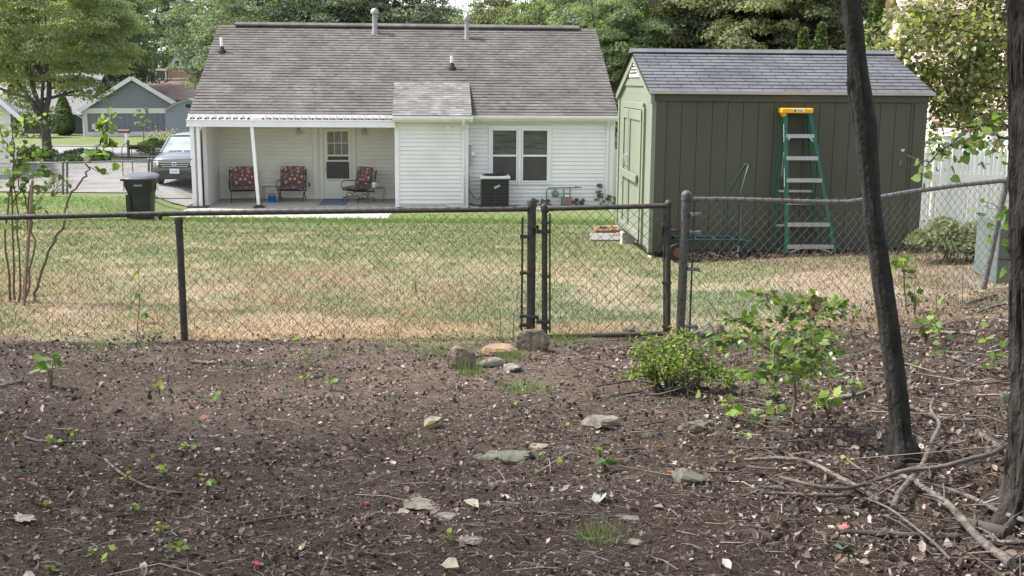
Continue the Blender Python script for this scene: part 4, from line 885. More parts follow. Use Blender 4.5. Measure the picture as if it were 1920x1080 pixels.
BGT=[ # px, depth, kind, scale, label
(190,100,0,1.1,'dark green tree behind the grey house and the roadside maple crown'),
(300,150,1,1.3,'mid green tree rising behind the far brick house'),
(447,92,4,1.05,'dark tree standing at the upper left corner of the shingle roof'),
(480,84,0,.95,'dark tree behind the left end of the house ridge'),
(520,76,4,.95,'dense dark tree behind the house ridge, second in from its left end'),
(590,82,0,1.05,'dark oak behind the ridge, left of the left flue pipe'),
(660,76,4,.92,'grey green oak with sky gaps just left of the left flue pipe'),
(735,78,0,.95,'dark tree just right of the left flue pipe'),
(775,90,4,.80,'dark tree at the left edge of the sky gap'),
(838,95,1,.70,'low rounded green tree below the open patch of sky'),
(885,110,3,1.0,'pale thin tree behind the right flue pipe'),
(935,84,2,.88,'yellowish olive tree right of the right flue pipe'),
(985,90,2,.98,'olive tree above the middle of the right half of the ridge'),
(1045,80,3,1.0,'light green feathery tree behind the right part of the ridge'),
(1100,72,3,.95,'light green tree at the right end of the house ridge'),
(1150,56,1,.58,'bright green tree filling the gap between house roof and shed'),
(1180,66,0,.95,'dark tree above the gap between house and shed'),
(1240,60,0,.95,'deep green tree above the left end of the shed ridge'),
(1300,66,4,1.0,'dark tree behind the left third of the shed roof'),
(1365,58,2,.95,'olive tree behind the middle of the shed roof'),
(1420,64,2,1.05,'yellow green tree behind the shed, left of the twin evergreens'),
(1475,56,2,.95,'olive leafed tree directly behind the twin conical evergreens'),
(1545,66,1,1.1,'tall mid green tree right of the twin conical evergreens'),
(1600,60,4,1.0,'dark tree behind the thin leaning trunk'),
(1690,70,1,1.2,'mid green tree behind the tall column evergreen'),
(1780,75,1,1.3,'mid green tree behind the pink roofed house'),
(1880,70,2,1.3,'olive tree above the pink roof near the thick trunk'),
(130,115,1,1.3,'tall green tree behind the roadside maple crown'),
(20,110,4,1.2,'dark tree far behind the cream neighbour house'),
(200,160,0,1.4,'distant dark tree above the grey house roof')]
def place(proto,first,loc,rz,sc_,lab,cat,grp):
    o=proto if first else copy_tree(proto); o.location=loc; o.rotation_euler=(0,0,rz); o.scale=(sc_,)*3; return tag(o,lab,cat,grp)
for i,(px,dp,kd,sc_,lab) in enumerate(BGT):
    q=at(px,200,dp); z=hz(q.x,q.y); place(kinds[kd],kd not in used,(q.x,q.y,z),i*2.4,sc_,lab,'tree','trees behind the houses'); used.add(kd)
# roadside maple
q=at(90,300,56.6)
MP=thing('maple_tree','large spreading green maple on the roadside strip at left','tree',(q.x,q.y,hz(q.x,q.y)))
rn=random.Random(11);k=MB();tips=[]
k.tube([(.05,0,-.2),(0,0,.3),(-.02,0,1.3),(-.25,0,2.0),(-.55,.1,2.6)],[.30,.24,.22,.2,.17],10)
k.tube([(-.1,0,1.5),(-.0,0,2.1),(.25,0,2.9),(.3,0,3.6)],[.18,.16,.14,.11],8)
for b0 in((-.55,.1,2.6),(.3,0,3.6),(-.1,0,2.2)):
    for j in range(3): limb(k,b0,(rn.gauss(0,.7),rn.gauss(0,.6),.9),2.4,.10,2,rn,tips,.12,3,.6,6)
k.build('trunk',M_BARKG,MP,smooth=True)
crown_leaves('crown',(-.35,0,6.4),(4.9,4.6,4.0),330,260,.135,L_MAPLE,MP,12,clr=(.07,.15),hollow=.4,zmin=-.95)
# conifers
def conifer(q,h,r,lab,grp='slim conical evergreens',n=6000,seed=1,name='evergreen_tree'):
    t=thing(name,lab,'evergreen',(q.x,q.y,hz(q.x,q.y)),0,grp); rg=np.random.default_rng(seed)
    MB().lathe([(r*.22,-.1),(r*.16,h*.3),(r*.05,h*.93)],8).build('trunk',M_BARK,t)
    u=rg.random(n)**1.6*.97; th=rg.random(n)*2*np.pi; lump=.78+.4*vn(th*2.2,u*h*1.6,seed)
    rr=r*np.minimum((1-u)**.75*1.05,.35+u*4)*lump*(.72+.3*rg.random(n))
    P=np.stack([rr*np.cos(th),rr*np.sin(th),u*h],1); Nn=np.stack([np.cos(th),np.sin(th),0*th+.2],1)
    leaves('crown',P,(.06 if h<9 and r<.6 else .10)*h**.3*rg.uniform(.6,1.3,n),T_DIA,L_CON,t,nrm=Nn,fwd=np.stack([np.cos(th)*.5,np.sin(th)*.5,np.ones(n)],1),rng=rg,bw=0)
    return t
def conh(px,base,top,Y): return at(px,top,Y)
q=at(122,262,84); conifer(q,(at(117,176,84).z-hz(q.x,q.y)),.95,'dark green conical evergreen in front of the far grey house',seed=2,grp=None,n=7000)
for i,(px,top,Y_,r_,lab) in enumerate(((1508,47,27,.42,'shorter of the twin evergreens poking above the shed ridge'),(1541,36,27,.47,'taller of the twin evergreens poking above the shed ridge'),(1584,78,27,.33,'small evergreen tip beside the leaning trunk above the shed'),(1649,-45,24,.46,'tall column evergreen beyond the right end of the shed roof'))):
    t_=at(px,top,Y_); conifer(Vector((t_.x,t_.y,0)),t_.z-hz(t_.x,t_.y),r_,lab,n=22000,seed=20+i)
# bushes
def bush(px,py,Y_,w_,h_,m,lab,leaf=.06,n=4500,seed=1,stems=True,name='shrub',grp=None,flowers=None,nc=40):
    p=og(px,py) if Y_ is None else at(px,py,Y_); z=hz(p.x,p.y); t=thing(name,lab,'shrub',(p.x,p.y,z),0,grp)
    rn=random.Random(seed);k=MB();tips=[]
    for i in range(7): limb(k,(rn.gauss(0,w_*.08),rn.gauss(0,w_*.08),-.02),(rn.gauss(0,.6),rn.gauss(0,.6),1),h_*.75,.012*h_+.003,1,rn,tips,.2,2,.6,5)
    k.build('stem',M_STEM,t)
    crown_leaves('foliage',(0,0,h_*.52),(w_/2,w_/2*.9,h_*.5),nc,n//nc,leaf,m,t,seed,clr=(.18,.34),tmpl=T_DIA,zmin=-.75)
    if flowers:
        rg=np.random.default_rng(seed); P=rg.normal(size=(160,3))*np.array([w_*.35,w_*.3,h_*.15])+np.array([0,0,h_*.85]); leaves('blossom',P,.07,T_OVAL,flowers,t,rng=rg)
    return t
bush(290,281,58,1.6,.8,L_LGT,'rounded green bush on the far lawn left of the parked car',.09,3500,3)
bush(305,262,62,1.9,1.1,L_LGT,'wispy bush with pink blossom beside the far grey shed',.07,1500,4,flowers=ramp_mat('pink_petal',[(.55,.2,.25),(.75,.45,.5),(.8,.7,.72)],.7,.3))
bush(65,300,52.5,2.4,.5,L_CON,'low dark juniper at the foot of the roadside maple',.09,4000,5)
bush(165,300,52.5,2.5,.48,L_CON,'wide low dark juniper on the strip right of the maple',.09,4500,6)
bush(135,312,51,1.6,.32,L_CON,'small dark juniper next to the driveway edge',.08,2500,7)
bush(62,258,80,3.6,2.6,L_CON,'dark rounded evergreen shrub against the grey house behind the maple trunk',.14,4000,8)
bush(98,376,34,.4,.9,L_OLV,'thin dry weed clump growing by the far fence post',.05,500,9,nc=14)
bush(1785,490,None,.85,.5,L_OLV,'sprawling yellow green shrub between shed corner and utility cabinet',.045,5200,10,nc=60)
# young street tree
p=at(270,278,66); t=thing('young_tree','slender young tree with sparse pale crown in front of the grey gable','tree',(p.x,p.y,hz(p.x,p.y)))
MB().tube([(0,0,0),(.02,0,1),(0,0,2.0)],[.03,.025,.012],6).build('trunk',M_BARKG,t)
crown_leaves('crown',(0,0,1.75),(.5,.5,.6),16,35,.1,L_LGT,t,31)
# ---------------- far buildings ----------------
def house_box(name,lab,A,B,depth,z0,z1,m,roofm,rise,over=.3,gable=False):
    """front wall from A to B (xy), extruded back; ridge parallel (gable False) or perpendicular (True)"""
    A=Vector((A.x,A.y,0));B=Vector((B.x,B.y,0)); ang=math.atan2(B.y-A.y,B.x-A.x); W_=(B-A).length
    t=thing(name,lab,'house',(A.x,A.y,z0),ang); h=z1-z0
    k=MB(); 
    k.box(0,W_,0,depth,-.6,h)
    if gable: k.prism([(0,h),(W_,h),(W_/2,h+rise)],lambda u,v,w_:(u,w_,v),.002,depth-.002)
    else: k.prism([(0,h),(depth,h),(depth/2,h+rise)],lambda u,v,w_:(w_,u,v),.002,W_-.002)
    wall=k.build('wall',m,t)
    k=MB(); o=over
    if gable:
        s_=rise/(W_/2)
        k.prism([(-o,h-o*s_+.04),(W_/2,h+rise+.04),(W_+o,h-o*s_+.04),(W_+o,h-o*s_-.10),(W_/2,h+rise-.10),(-o,h-o*s_-.10)],lambda u,v,w_:(u,w_,v+.06),-o,depth+o)
    else:
        s_=rise/(depth/2)
        k.prism([(-o,h-o*s_+.04),(depth/2,h+rise+.04),(depth+o,h-o*s_+.04),(depth+o,h-o*s_-.08),(depth/2,h+rise-.08),(-o,h-o*s_-.08)],lambda u,v,w_:(w_,u,v+.06),-o,W_+o)
    rf_=k.build('roof',roofm,t)
    return t,wall,rf_,W_,h
M_FARROOF=mat('far_roof_grey',(.17,.17,.17),.9,.12,2,stretch=(1,6,6)); M_BRROOF=mat('brown_roof',(.20,.13,.12),.9,.15,1.5,c2=(.27,.19,.17),dirt=.2)
def clap_mat(name,c,sc=1.0):
    m,nt,b=newmat(name);L=nt.links.new; tc=N(nt,'ShaderNodeTexCoord');sx=N(nt,'ShaderNodeSeparateXYZ');L(tc.outputs['Object'],sx.inputs[0])
    a=N(nt,'ShaderNodeMath',operation='MULTIPLY');a.inputs[1].default_value=1/sc;L(sx.outputs[2],a.inputs[0]);f=N(nt,'ShaderNodeMath',operation='FRACT');L(a.outputs[0],f.inputs[0])
    bp=N(nt,'ShaderNodeBump');bp.inputs['Strength'].default_value=1;bp.inputs['Distance'].default_value=.03;bp.invert=True;L(f.outputs[0],bp.inputs['Height']);L(bp.outputs[0],b.inputs['Normal']);b.inputs['Base Color'].default_value=(*c,1);b.inputs['Roughness'].default_value=.5
    return m
# left cream neighbour
B=at(26,335,43);A=B-Vector((math.cos(.41),math.sin(.41),0))*7.0; zt=at(27,207,43).z; t,wl_,rf_,W_,h_=house_box('house','cream sided neighbour house cut off at the left edge','%s'%0 and A,B,9,.3,zt,M_SIDE,M_FARROOF,3.4,.3,gable=True)
k=MB(); siding(k,(0,-.004,0),(1,0,0),(0,-1,0),W_-.12,.0,h_,.16,.02)
z=h_;
while z<h_+3.3:
    f_=1-(z-h_)/3.4; L_=W_*f_; siding(k,(W_/2-L_/2,-.004,0),(1,0,0),(0,-1,0),L_*.995,z,z+.15,.16,.02); z+=.16
k.build('siding',mat('cream_vinyl',(.66,.63,.52),.5,.04,2),wl_)
k=MB(); k.box(W_-.115,W_+.03,-.03,.1,-.3,h_); s_=3.4/(W_/2)
k.bar((W_+.4,-.37,h_-.35*s_+.0),(W_/2,-.37,h_+3.4+.05),.03,.15,(0,0,1)); k.tube([(W_+.4,-.3,h_-.3*s_),(W_+.42,-.3,h_-.7),(W_+.1,-.05,h_-1),(W_+.1,-.05,-.2)],.05,6); k.build('white_trim',M_WHITE,t)
# grey gable house
A=at(160,262,83);B=A+Vector((math.cos(.29),math.sin(.29),0))*6.75; zt=at(200,203,84).z; t,wl_,rf_,W_,h_=house_box('house','blue grey board house with white framed gable across the road','%s'%0 and A,B,12,A.z+.05,zt,M_GREY,M_FARROOF,at(238,147,84).z-zt-.1,.35,gable=True)
k=MB(); x=0
while x<W_: k.box(x,x+.07,-.04,-.002,.45,h_-.36); x+=.38
k.build('batten',M_GREY,wl_)
k=MB(); k.box(-.12,.22,-.06,-.031,-.2,h_); k.box(W_-.2,W_+.1,-.06,-.031,-.2,h_); k.box(.22,W_-.2,-.06,-.031,h_-.35,h_+.02); k.box(.22,W_-.2,-.07,-.031,-.3,.5)
s_=(at(238,147,84).z-zt)/(W_/2)
for q_ in(-1,1): k.bar((W_/2+q_*(W_/2+.36),-.4,h_-.36*s_+.03),(W_/2,-.4,h_+W_/2*s_+.05),.05,.28)
k.box(-.5,-.1,-.5,.2,h_-.45,h_-.3); k.tube([(-.45,-.4,h_-.4),(-.1,-.1,h_-.7),(-.0,-.09,h_-1),(-.0,-.09,0)],.06,6)
k.tube([(W_+.5,-.4,h_-.35),(W_+.15,-.1,h_-.7),(W_+.15,-.1,0)],.06,6)
k.build('white_trim',M_WHITE,wl_); MB().box(.5,.75,-.12,-.031,.7,1.1).build('utility_panel',M_WHITE,wl_)
# its long wing to the left
A=at(20,262,87);B=at(158,262,87); t,wl_,rf_,W_,h_=house_box('house_wing','low grey wing with grey roof joining the blue grey house on its left',A,B,8,A.z,at(100,205,87).z,mat('dark_grey_board',(.07,.075,.085),.7),M_FARROOF,2.6,.4)
tag(t,cat='house wing'); k=MB(); k.box(-.3,W_+.3,-.46,-.42,h_-.35,h_-.15); k.build('gutter',M_WHITE,rf_); k=MB().box(1.0,1.2,-.5,-.3,0,h_-.2); k.build('porch_post',M_WHITE,wl_); 
k=MB(); k.box(3.4,4.5,-.03,-.005,.7,1.8);k.box(5.5,6.4,-.03,-.005,.1,2.0); k.build('window',M_GLASS,wl_)
# brown roofed house behind, gambrel grey shed
A=at(262,230,100);B=at(356,230,100); t,wl_,rf_,W_,h_=house_box('house','house with worn brown roof behind the blue grey gable house',A,B,10,A.z-2,at(300,187,100).z,M_GREY,M_BRROOF,at(300,154,105).z-at(300,187,100).z,.3)
p=at(322,252,72);p2_=at(362,252,72); t=thing('barn_shed','grey gambrel roofed shed with white trim behind the parked car','shed',(p.x,p.y,p.z),0); W_=2.9; zz=at(330,208,72).z-p.z; zt=at(333,186,72).z-p.z
gp_=[(0,0),(W_,0),(W_,zz),(W_*.82,zz+.55*(zt-zz)),(W_*.5,zt),(W_*.18,zz+.55*(zt-zz)),(0,zz)]
MB().prism(gp_,lambda u,v,w_:(u-.35,w_,v),0,4).build('wall',M_GREY,t)
k=MB(); q_=[(u-.35,-.03,v) for u,v in gp_[2:]]
for a_,b_ in zip(q_[:-1],q_[1:]): k.bar(a_,b_,.06,.09,(0,0,1))
k.build('white_trim',M_WHITE,t)
k=MB()
for a_,b_ in zip(q_[:-1],q_[1:]): k.add([(a_[0],-.15,a_[2]+.06),(b_[0],-.15,b_[2]+.06),(b_[0],4.1,b_[2]+.06),(a_[0],4.1,a_[2]+.06),(a_[0],-.15,a_[2]+.01),(b_[0],-.15,b_[2]+.01),(b_[0],4.1,b_[2]+.01),(a_[0],4.1,a_[2]+.01)],[(0,1,2,3),(4,5,6,7),(0,1,5,4)])
k.build('roof',M_FARROOF,t); MB().box(W_/2-.5,W_/2-.2,-.04,-.005,zt-.5,zt-.3).build('gable_vent',M_BLACK,t)
# brick house far
M_BRICK,nt,b=newmat('red_brick');L=nt.links.new;tc=N(nt,'ShaderNodeTexCoord');br=N(nt,'ShaderNodeTexBrick');br.inputs['Color1'].default_value=(.30,.13,.09,1);br.inputs['Color2'].default_value=(.38,.19,.14,1);br.inputs['Mortar'].default_value=(.45,.4,.35,1);br.inputs['Scale'].default_value=2.5;mp=N(nt,'ShaderNodeMapping');mp.inputs['Rotation'].default_value=(math.pi/2,0,0);L(tc.outputs['Object'],mp.inputs[0]);L(mp.outputs[0],br.inputs[0]);L(br.outputs[0],b.inputs['Base Color']);b.inputs['Roughness'].default_value=.9
Yb=130; A=at(316,170,Yb);B=at(352,170,Yb); zt=at(330,128,Yb).z; t,wl_,rf_,W_,h_=house_box('house','distant red brick house with white gable top and balcony',A,B,8,A.z-3,zt,M_BRICK,M_FARROOF,1.6,.3,gable=True)
k=MB(); k.prism([(0,h_),(W_,h_),(W_/2,h_+1.55)],lambda u,v,w_:(u,w_,v),-.05,-.01); k.box(-.05,W_,-.06,-.01,h_-1.2,h_-1.05);k.box(-.05,W_,-.06,-.01,h_-2.6,h_-2.4); k.build('white_trim',M_WHITE,wl_)
MB().box(W_/2-.2,W_/2+.25,-.08,-.055,h_+.3,h_+.8).build('window',M_GLASS,wl_)
k=MB(); 
for x in(-1.9,-1.2,-.1): k.box(x,x+.1,-.6,-.5,h_-3.5,h_-.2)
k.box(-2,.0,-.7,.6,h_-.25,h_-.05);k.box(-2,.0,-.65,-.6,h_-1.2,h_-1.1);k.box(-2,0,-.65,1.5,h_-2.0,h_-1.85);
for i in range(9): k.box(-2+i*.22,-1.96+i*.22,-.64,-.61,h_-1.85,h_-1.2)
k.build('balcony',M_WHITE,wl_)
k=MB(); k.box(-1.9,-.1,1.4,1.5,h_-3.2,h_-.3); k.build('window',M_SCREEN,wl_)
# right neighbour house behind vinyl fence
M_PINK=ramp_mat('pink_shingles',[(.34,.24,.20),(.48,.36,.30),(.56,.44,.37)],.9,nz=1.5,bump=.3)
A=at(1757,300,33);B=at(2150,300,33); zt=at(1850,247,33).z; gz_=hz(A.x,A.y)
NH=thing('house','beige sided house with pinkish shingle roof behind the white fence at right','house',(A.x,A.y,gz_)); W_=B.x-A.x;h_=zt-gz_
k=MB(); siding(k,(0,0,0),(1,0,0),(0,-1,0),W_,.0,h_,.2,.02); k.box(0,W_,.005,8,-.3,h_); k.prism([(0,h_),(8,h_),(4,h_+4.2)],lambda u,v,w_:(w_,u,v),.02,.3); k.build('wall',mat('beige_vinyl',(.60,.50,.38),.55,.05,2,dirt=.06),NH)
k=MB(); v=Vector((0,4.5,4.6)); shingles(k,(-.3,-.5,h_-.03),(1,0,0),v,W_+.6,v.length,30,.3,8,.02,jit=1); k.add([(-.3,-.5,h_-.08),(W_+.3,-.5,h_-.08),(W_+.3,4,h_+4.5),(-.3,4,h_+4.5),(W_+.3,8.5,h_-.08),(-.3,8.5,h_-.08)],[(0,1,2,3),(3,2,4,5)]); RF=k.build('roof',M_PINK,NH)
k=MB(); k.box(-.35,W_+.3,-.62,-.5,h_-.16,h_-.03); k.box(-.3,W_+.3,-.5,-.001,h_-.2,h_-.17); k.bar((-.33,-.55,h_-.1),(-.33,4,h_+4.5),.04,.12); k.box(-.02,.14,-.03,-.021,-.1,h_-.2); k.build('gutter',M_WHITE,RF)
k=MB(); k.box(-.02,.14,-.03,.1,-.1,h_-.2); k.build('corner_trim',M_WHITE,NH)
# vinyl picket fence
def vfence(A,B,lab,hp,posts,topd=.62,gap=.045,pk=.04):
    t=thing('picket_fence',lab,'fence',A,math.atan2(B.y-A.y,B.x-A.x),'white vinyl picket fence runs'); L_=(B-A).xy.length
    k=MB()
    for z in(.12,hp-topd,): k.box(0,L_,-.02,.02,z,z+.14)
    k.build('rail',M_WHITE,t)
    k=MB();x=.03
    while x<L_-.04:
        k.box(x,x+pk,-.0105-.008,-.0205+.04,.261,hp-topd-.001); k.box(x,x+pk,-.0185,.0195,hp-topd+.141,hp-.02+.0*x); k.prism([(0,hp-.019),(pk,hp-.019),(pk/2,hp+.02)],lambda u,v,w_,x=x:(x+u,w_,v),-.0185,.0195); x+=pk+gap
    k.build('pickets',M_WHITE,t)
    for x in posts:
        k=MB(); k.box(x-.07,x+.07,-.07,.07,-.3,hp+.08); P_=k.build('fence_post',M_WHITE,t,bevel=.006)
        k=MB(); s4=[(.095,0),(.10,.03),(.085,.06),(.06,.09),(.095,.16),(.01,.29)]
        vs=[];
        for r_,z in s4: vs+=[(x+a*r_,b_*r_,hp+.08+z) for a,b_ in((-1,-1),(1,-1),(1,1),(-1,1))]
        k.add(vs,[(i*4+j,i*4+(j+1)%4,i*4+4+(j+1)%4,i*4+4+j) for i in range(5) for j in range(4)]+[(0,1,2,3)]); k.build('post_cap',M_WHITE,P_)
Yv=21.5
A=at(1690,420,Yv);A.z=hz(A.x,A.y); B=at(2010,420,Yv);B.z=A.z; hp=at(1830,279,Yv).z-A.z
vfence(A,B,'white vinyl picket fence between the shed and the thick tree trunk',hp,[at(1770,300,Yv).x-A.x,at(1893,300,Yv).x-A.x,at(2005,300,Yv).x-A.x])
A2_=at(1700,420,27);A2_.z=hz(A2_.x,A2_.y);B2_=at(1990,420,27);B2_.z=A2_.z
vfence(A2_,B2_,'second white picket fence showing its pointed post caps behind the first',at(1790,283,27).z-A2_.z,[at(1740,300,27).x-A2_.x,at(1789,300,27).x-A2_.x,at(1850,300,27).x-A2_.x])
# short piece behind house right corner
A=HP(13.5,3.0);A.z=-.05; t=thing('vinyl_fence','white vinyl fence panel in the gap between house and shed','fence',A,HA)
MB().box(.18,1.3,.0,.05,0,1.7).build('panel',M_WHITE,t); MB().box(.05,.175,-.04,.09,0,1.8).build('fence_post',M_WHITE,t,bevel=.006)
# far chain-link at driveway
M_WIREG=mat('pale_wire',(.16,.16,.16),.5,.2,20,metal=.3)
FD=thing('chain_link_fence','low galvanised chain link fence along the driveway edge with double gate','fence',at(118,380,35.0))
Zr=lambda px,py,Y_: at(px,py,Y_)
P=[at(-60,306,36),at(122,304.5,35),at(279,300.5,35),at(360,298.5,35)]
MB().tube([p-FD.location for p in P],.02,6).build('top_rail',M_GALV,FD)
chainlink(P,.11,FD,rad=.0035,top=0,m=M_WIREG,sag=.004).location=-FD.location
for px,pt_,pb_ in((118,305,380),(126,304,378),(279,299,372),(285,299,372)):
    a=at(px,pb_,35.0);b=at(px,pt_,35.0); cap_post(FD,a,b,.035,M_GALV).location=a-FD.location
MB().tube([at(285,372,35)-FD.location,at(360,372,35)-FD.location],.02,6).build('gate_rail',M_GALV,FD)
p0=at(240,331,36); t=thing('metal_hoop','thin dark arched metal hoop standing on the driveway behind the fence','garden hoop',(p0.x,p0.y,hz(p0.x,p0.y)))
r0=p0.z-hz(p0.x,p0.y); MB().tube([(-.15,0,0),(-.15,0,.85+r0),(-.10,0,.98+r0),(.0,0,1.03+r0),(.10,0,.98+r0),(.15,0,.85+r0),(.17,0,.2)],.014,6).build('hoop_bar',M_DARKG,t,smooth=True)
# mailboxes
p=at(242,302,54.5); t=thing('mailbox','black mailbox on a brown wooden post at the kerb','mailbox',(p.x,p.y,hz(p.x,p.y)))
hh=at(242,263,54.5).z-hz(p.x,p.y); MB().box(-.05,.05,-.05,.05,-.2,hh).build('post',mat('brown_post',(.16,.12,.085),.9,.2,8),t)
k=MB().prism([(-.09,0),(.09,0),(.09,.12),(.06,.18),(0,.2),(-.06,.18),(-.09,.12)],lambda u,v,w_:(w_,u,v+hh-.42),.05,.55); k.build('letter_box',M_BLACK,t)
p=at(238,276,66.5); t=thing('mailbox','white posted mailbox with red brown box across the road','mailbox',(p.x,p.y,hz(p.x,p.y)))
hh=at(238,246,66.5).z-hz(p.x,p.y); MB().box(-.08,.08,-.08,.08,-.2,hh).build('post',M_WHITE,t); k=MB().prism([(-.1,0),(.1,0),(.1,.12),(0,.2),(-.1,.12)],lambda u,v,w_:(w_,u,v+hh-.1),-.45,.2); k.build('letter_box',mat('red_brown_box',(.09,.045,.04),.6),t)
# utility cabinet
a=og(1866,533); gz_=hz(a.x,a.y); t=thing('utility_cabinet','weathered grey green steel utility cabinet behind the fence post','utility box',(a.x,a.y,gz_),-.10)
hh=at(1866,416,a.y).z-gz_; 
k=MB(); k.prism([(0,0),(.75,0),(.75,hh*.93),(.66,hh),(.06,hh),(0,hh*.96)],lambda u,v,w_:(w_,u,v),0,1.0); C_=k.build('cabinet_body',mat('cabinet_paint',(.11,.135,.12),.6,.15,2,.2,30,dirt=.3),t,bevel=.012)
MB().box(.0,1.0,-.012,-.002,hh*.40,hh*.415).build('door_seam',M_BLACK,C_); k=MB(); k.lathe([(.035,0),(.03,.04)],10); k.xf(Matrix.Translation((.42,-.0,hh*.28))@Matrix.Rotation(math.pi/2,4,'X')); k.build('lock',M_BLACK,C_)
MB().box(-.18,1.1,-.10,.85,-.3,-.01).build('concrete_pad',mat('dirty_concrete',(.16,.145,.125),.9,.2,5,dirt=.4),t,bevel=.01)
# boards platform near shed door
c4=[og(1100,455),og(1180,466),og(1163,443)]
p=og(1100,448); t=thing('wooden_platform','flat grey weathered board platform on the grass by the shed door','platform',(p.x,p.y,p.z+.03),.04)
k=MB()
for i in range(5): k.box(.0+.02*i,.62,.0-.55+i*.165,.155-.55+i*.165,0,.035)
k.build('boards',mat('grey_boards',(.20,.195,.18),.9,.2,10,.5,50,dirt=.25,stretch=(1,6,1)),t,bevel=.003)
k=MB(); k.box(.08,.14,-.54,.25,-.06,-.001);k.box(.5,.56,-.54,.25,-.06,-.001); k.build('batten',M_STICK,t)
# log pile
LOGS=[((1131,437),.30,.085,'split brown log, lower left of the pile beside the shed'),((1149,434),.22,.095,'short round log end on, against the shed corner'),((1140,426),.36,.05,'flat plank of wood topping the small log pile')]
for (px,py),L_,r_,lab in LOGS:
    p=og(px,441); zt_=at(px,py,p.y).z; t=thing('log',lab,'log',(p.x,p.y,max(p.z+r_*.7,zt_)),.25,'logs beside the shed')
    k=MB().tube([(-L_/2,0,0),(-L_*.2,0,.01),(L_*.2,0,0),(L_/2,0,.01)],[r_*.95,r_,r_*.97,r_*.9],9,wob=.08); k.v=[(x,y,z*(.6 if r_<.06 else 1)) for x,y,z in k.v]
    k.build('log_wood',mat('log_wood',(.20,.12,.065),.85,.35,9,.8,40,c2=(.42,.28,.16)),t)
# ---------------- rocks ----------------
def rock(px,py,wpx,hpx,m,lab,seed,name='rock',dep=1.0,grp='stones on the woodland soil',flat=False):
    p=og(px,py+hpx*.35); Yd=(p-Vector((0,0,HC))).dot(FW); w_=wpx/F*Yd/2; h_=hpx/F*Yd/2
    rz=w_*.75*dep; rh=h_*(1.25 if not flat else .5)
    k=MB().rock((0,0,0),(w_*1.25,rz*1.2,rh*1.3),seed,16,11); o=k.build(name,m,None,smooth=False); o.location=(p.x,p.y+rz*.2,p.z+rh*(.5 if not flat else .3)); o.rotation_euler=(0,0,(seed*1.7)%.8-.4)
    return tag(o,lab,'rock',grp)
RK=[(868,677,52,40,M_ROCK,'dark squat boulder, leftmost of the stones left of the gate',1,0),
(938,657,58,28,M_ROCKO,'flat topped orange sandstone slab between two boulders by the gate',22,0),
(1002,643,60,42,M_ROCK,'rounded brown boulder at the foot of the gate hinge post',3,0),
(917,682,50,16,M_ROCKP,'thin layered stone lying below the orange slab',4,0),
(962,690,42,12,M_ROCKP,'small pale flat stone in front of the orange slab',5,0),
(1318,624,62,26,M_ROCKP,'pale rounded boulder at the right gate post',6,0),
(1345,620,34,18,M_ROCK,'smaller stone tucked right behind the pale boulder at the gate post',7,0),
(1128,792,66,26,M_ROCKP,'angular pale stone in the middle of the soil below the shrub',8,0),
(925,850,70,20,M_ROCKG,'mossy flat slab, left half of the long low stone',9,1),
(972,858,72,20,M_ROCKG,'greener right half of the long low mossy stone',10,0),
(1008,832,42,20,M_ROCKP,'thin tan flake of stone above the long mossy slab',11,1),
(785,941,74,24,M_ROCKP,'long speckled grey stone in the lower middle',12,1),
(832,966,48,18,M_ROCKP,'flat triangular stone right below the long speckled one',13,1),
(883,1008,54,24,M_ROCKP,'whitish flat stone near the bottom centre',14,1),
(1290,898,70,24,M_ROCKG,'broad mossy grey stone left of the fallen branches',35,0),
(1302,806,56,26,M_ROCK,'brown half buried stone below the bright shrub',16,0),
(1180,617,26,10,M_ROCKG,'small grey stone left of the bright shrub',17,0),
(1908,757,62,40,M_ROCKG,'grey rock at the right edge behind the thick trunk',18,0),
(1180,968,44,16,M_ROCKG,'small flat mossy stone at bottom beside the thin dark twig',19,1),
(1195,1018,30,14,M_ROCKP,'bluish white stone beside the grass tuft at bottom',20,0),
(1153,444,36,14,M_ROCKP,'pale stone at the edge of the grey board platform',21,0)]
for a in RK: rock(a[0],a[1],a[2],a[3],a[4],a[5],a[6],flat=bool(a[7]))
# ---------------- fallen branches ----------------
def branch(pts,dpx,lab,m=None,rise=.02,seed=1,twigs=6,name='fallen_branch',cat='branch',grp='fallen branches on the woodland floor'):
    rn=random.Random(seed); W=[og(*p) for p in pts]; D=(W[len(W)//2]-Vector((0,0,HC))).dot(FW); r=dpx/F*D/2
    Q=[]
    for a,b in zip(W[:-1],W[1:]):
        n=max(2,int((b-a).length/.07))
        for j in range(n): q=a.lerp(b,j/n); q.z=hz(q.x,q.y)+r*.7+rise*(.5+rn.random()*.5); Q.append(q+Vector((rn.gauss(0,.004),rn.gauss(0,.004),0)))
    q=W[-1].copy(); q.z=hz(q.x,q.y)+r*.7+rise*.5; Q.append(q)
    # smooth z
    for _ in range(3):
        for i in range(1,len(Q)-1): Q[i]=(Q[i-1]+Q[i]*2+Q[i+1])/4
    k=MB(); n=len(Q); k.tube(Q,[r*(1.1-.4*i/n)*(1+rn.uniform(-.06,.06)) for i in range(n)],9,wob=.05)
    for _ in range(twigs):
        i=rn.randrange(1,n-1); d=(Q[i+1]-Q[i]).normalized(); s_=d.cross(Vector((0,0,1)))*rn.choice((-1,1)); e_=Q[i]+(d*.6+s_*.7+Vector((0,0,rn.uniform(-.05,.25))))*rn.uniform(.05,.2); k.tube([Q[i],(Q[i]+e_)/2+Vector((0,0,.01)),e_],[r*.35,r*.25,r*.12],5)
    o=k.build(name,m or M_STICK,None,smooth=True); return tag(o,lab,cat,grp)
